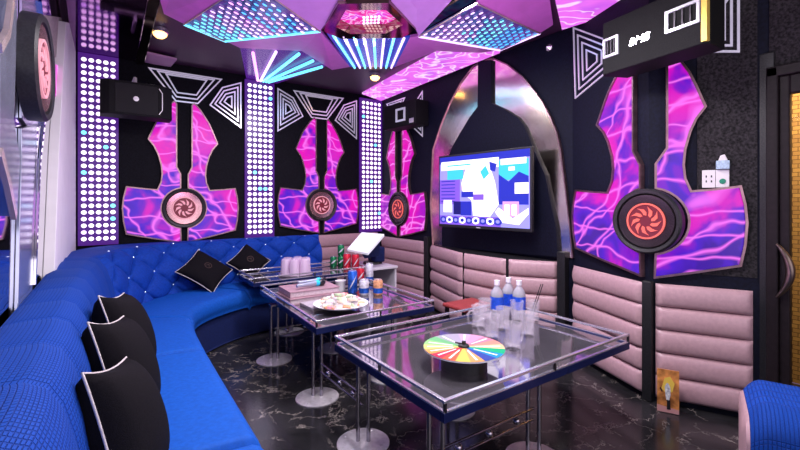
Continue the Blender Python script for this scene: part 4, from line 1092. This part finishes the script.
# paper cup
cp = at2(340.5, 291); s = MB(); s.lathe(cp, [(.0001, 0), (.034, 0), (.044, .085), (.0455, .088), (.041, .088), (.032, .01), (.0001, .01)], 20)
tag(s.build('paper_cup', 'white_gloss', smooth=50), 'white paper cup between the books and the cans', 'cup')
def can(label, c, m, h=.145, r=.036):
    t = thing('drink_can', label, 'can', c, 'drink cans on the tables'); c = V(c)
    s = MB(); s.lathe(c, [(.0001, .004), (r * .78, .0), (r, .012), (r, h - .016), (r * .82, h - .003)], 20); s.build('body', m, t, smooth=40)
    s = MB(); s.lathe(c, [(r * .82, h - .004), (r * .84, h), (r * .76, h), (r * .74, h - .006), (.0001, h - .006)], 20); tb = s.build('lid', 'can_top', t, smooth=40)
    s = MB(); s.box(c + V((.006, 0, h - .003)), (.024, .012, .002)); s.build('pull_tab', 'can_top', tb)
    # a light sweep round the body
    if m in ('can_red', 'can_blue', 'can_green'):
        s = MB(); pts = []
        for q in range(9):
            a = math.radians(200 + q * 12); z = .035 + (h - .07) * (q / 8) ; pts.append((a, z, .010 * math.sin(PI * q / 8) + .001))
        vs = [c + V((r * 1.006 * math.cos(a), r * 1.006 * math.sin(a), z - w)) for a, z, w in pts] + [c + V((r * 1.006 * math.cos(a), r * 1.006 * math.sin(a), z + w)) for a, z, w in pts]
        s.add(vs, [(i, i + 1, i + 10, i + 9) for i in range(8)]); s.build('printed_sweep', 'can_white', t, fix=False)
    elif m == 'can_white' or m == 'can_orange':
        s = MB(); s.lathe(c, [(r * 1.005, .02), (r * 1.005, .06)], 20); s.f = s.f[:20]; s.m = s.m[:20]; s.build('printed_band', 'can_blue', t, smooth=40)
can('blue drink can in front, nearest the paper cup', at2(352.5, 293), 'can_blue', .185, .039)
can('white and blue drink can in the front row of the cluster', at2(364, 295), 'can_white', .125, .039)
can('orange and blue drink can at the right of the front row', at2(378, 295), 'can_orange', .125, .039)
can('white topped drink can standing behind the front row', at2(369.5, 283), 'can_white', .18)
can('red drink can partly hidden behind the blue can', at2(360.5, 283), 'can_red', .14)
def at3(x, y, dz=0): return at_z(x, y, zg3 + dz)
can('left one of two red cans on the farthest table', at3(347, 269), 'can_red', .16, .04)
can('right one of two red cans on the farthest table', at3(355.5, 269.5), 'can_red', .16, .038)
g1 = at3(333.5, 266.5)
can('green drink can on the left of the far table cluster', g1, 'can_green', .11)
g2 = at3(341, 266); can('green drink can carrying another green can on top', g2, 'can_green', .11)
can('upper green drink can stacked on another can', g2 + V((0, 0, .111)), 'can_green', .12)
# tray of tumblers on the far table
tc = at3(296, 275)
s = MB(); s.lathe(tc, [(.0001, .001), (.15, .001), (.16, .016), (.156, .016), (.147, .006), (.0001, .006)], 36); tag(s.build('round_tray', 'steel', smooth=40), 'round steel tray under the upturned tumblers on the farthest table', 'tray')
first = None
names = ['at the left rim', 'at the front left', 'at the front right', 'at the right rim', 'at the back right', 'at the back left', 'in the centre']
for k in range(7):
    a = PI + k * PI / 3; p = tc + (V((.098 * math.cos(a), .098 * math.sin(a), .0065)) if k < 6 else V((0, 0, .0065)))
    lab = 'upturned glass tumbler %s of the round tray' % names[k]
    if first is None:
        s = MB(); s.lathe(p, [(.046, 0), (.040, .15), (.038, .155), (.0001, .155), (.0001, .143), (.036, .143), (.043, .0), (.046, 0)], 18)
        for q in range(9): s.tube([p + V(((.0455 - .0055 * z) * math.cos(q * 2 * PI / 9), (.0455 - .0055 * z) * math.sin(q * 2 * PI / 9), .15 * z)) for z in (.1, .5, .95)], .003, 5)
        first = tag(s.build('glass_tumbler', 'tumbler', smooth=50, fix=False), lab, 'glass', 'upturned tumblers on the round tray'); base = p
    else:
        o = first.copy(); C.objects.link(o); o.location = first.location + (p - base); o['label'] = lab

# ------------------------------------------------------------------ white desk and tablet stand
t = thing('white_desk', 'small white desk in the back right corner', 'desk', (2.38, 3.98, 0))
s = MB(); s.box((2.38, 3.98, .487), (.36, .52, .026)); s.build('desk_top', 'white', t, bevel=.003)
for x_ in (2.215, 2.545):
    s = MB(); s.box((x_, 3.98, .237), (.022, .48, .474)); s.build('side_panel', 'white', t, bevel=.002)
s = MB(); s.box((2.38, 4.2, .3), (.31, .02, .34)); s.build('back_panel', 'blue_dark', t)
t = thing('tablet_stand', 'slanted white song selection tablet on a dark stand on the white desk', 'tablet', (2.40, 3.98, .50))
FTb = Frame((2.30, 3.92, .62), (.86, -.28, .32), (.20, .55, .52))
s = MB(); 
fwd_t = 4.35
def atd(x, y, d): r_ = ray(x, y); return V((0, 0, H)) + r_ * d
q = [atd(347, 249, 4.35), atd(367.5, 253, 4.20), atd(384, 234, 4.45), atd(361.5, 232, 4.60)]
nn = (q[1] - q[0]).cross(q[3] - q[0]).normalized()
s.add(q + [p - nn * .03 for p in q], [(0, 1, 2, 3), (7, 6, 5, 4), (0, 4, 5, 1), (1, 5, 6, 2), (2, 6, 7, 3), (3, 7, 4, 0)]); s.build('tablet', mat('tablet_white', (.82, .80, .86), .25, emit=(.8, .8, .95), es=.35), t, bevel=.004)
mid = sum(q, V((0, 0, 0))) / 4
s = MB(); s.tube([(2.42, 4.02, .51), (2.42, 4.02, .60), mid - nn * .03], .028, 12); s.lathe((2.42, 4.02, .501), [(.0001, 0), (.11, 0), (.10, .02), (.03, .035)], 24); s.build('stand', 'black', t, smooth=50)
s = MB(); s.add([mid - nn * .032 + p for p in (V((.02, -.02, 0)), V((.13, -.08, .02)), V((.17, .02, -.14)), V((.02, .06, -.16)), V((-.05, .02, -.08)))], [(0, 1, 2, 3, 4)])
s.box((2.47, 4.02, .60), (.14, .16, .17)); s.build('control_box', 'blue_dark', t, bevel=.02)
# red stool top and dark bag between far pads
rc = at_z(468, 303, .36)
t = thing('red_stool', 'low red topped stool behind the nearest table under the television', 'stool', (rc.x, rc.y, 0))
s = MB(); s.box((rc.x, rc.y, .345), (.34, .26, .03)); s.build('seat', 'red_stool', t, bevel=.01)
for i in (-1, 1):
    for j in (-1, 1):
        s = MB(); s.box((rc.x + i * .14, rc.y + j * .10, .165), (.025, .025, .33)); s.build('leg', 'dark_metal', t)
bq = V((2.56, 3.40, .10))
s = MB(); s.grid(lambda u, v: bq + V((.11 * math.cos(2 * PI * u) * math.sin(PI * v), .13 * math.sin(2 * PI * u) * math.sin(PI * v) ** .8, -.10 * math.cos(PI * v) + .0)), 20, 12)
tag(s.build('cloth_bundle', mat('dark_plastic', (.05, .05, .07), .25, noise=.3, nscale=20), smooth=80, origin=(bq.x, bq.y, 0)), 'dark shiny bundle on the floor beside the white desk', 'bag')

# ------------------------------------------------------------------ lights
def area(name, loc, size, power, col, rot=(0, 0, 0), sy=None, shape=None):
    l = bpy.data.lights.new(name, 'AREA'); l.energy = power; l.color = col; l.size = size
    if sy: l.shape = 'RECTANGLE'; l.size_y = sy
    o = bpy.data.objects.new(name, l); C.objects.link(o); o.location = loc; o.rotation_euler = rot; return o
area('rear_fill', (1.2, -1.2, 1.5), 2.6, 26, (1, .95, 1.0), (math.radians(90), 0, 0), 2.0)  # added soft fill from behind the camera, no real source there
for (x, y, p) in ((1.2, .9, 26), (1.65, 2.9, 20), (1.65, 1.75, 24), (.5, 1.8, 18)):
    area('overhead_fill', (x, y, 2.40), .35, p, (1, .93, 1))  # added overhead fill lights, no fixtures belong to them
for (x, y) in ((.325, 3.795), (2.33, 3.82)):
    l = bpy.data.lights.new('downlight_glow', 'SPOT'); l.energy = 22; l.color = (1, .82, .55); l.spot_size = math.radians(120); l.spot_blend = .8; l.shadow_soft_size = .04
    o = bpy.data.objects.new('downlight_glow', l); C.objects.link(o); o.location = (x, y, 2.515)
area('bounce_fill', (1.3, 1.6, .62), .8, 20, (1, .60, 1), (PI, 0, 0), 2.0)  # added uplight that brightens the ceiling facets from table height
area('corridor_lamp', (3.35, .2, 2.4), .4, 60, (1, .8, .5))
w = bpy.data.worlds.new('world'); bpy.context.scene.world = w; w.use_nodes = True
w.node_tree.nodes['Background'].inputs[0].default_value = (.30, .20, .42, 1); w.node_tree.nodes['Background'].inputs[1].default_value = .6

# ------------------------------------------------------------------ camera, view
cam = bpy.data.cameras.new('camera'); co = bpy.data.objects.new('camera', cam); C.objects.link(co)
co.location = (0, 0, H); co.rotation_euler = (PI / 2, 0, -YAW)
cam.sensor_width = 36; cam.lens = 36 * F / 800; cam.shift_y = -(225 - CY) / 800; cam.clip_start = .02
sc_ = bpy.context.scene; sc_.camera = co
sc_.view_settings.view_transform = 'Standard'; sc_.view_settings.look = 'None'; sc_.view_settings.gamma = 1; sc_.view_settings.exposure = 0.35
sc_.view_settings.use_curve_mapping = False
cy = sc_.cycles
cy.use_denoising = True; cy.max_bounces = 24; cy.transparent_max_bounces = 32; cy.transmission_bounces = 24; cy.sample_clamp_indirect = 6; cy.caustics_reflective = False; cy.caustics_refractive = False
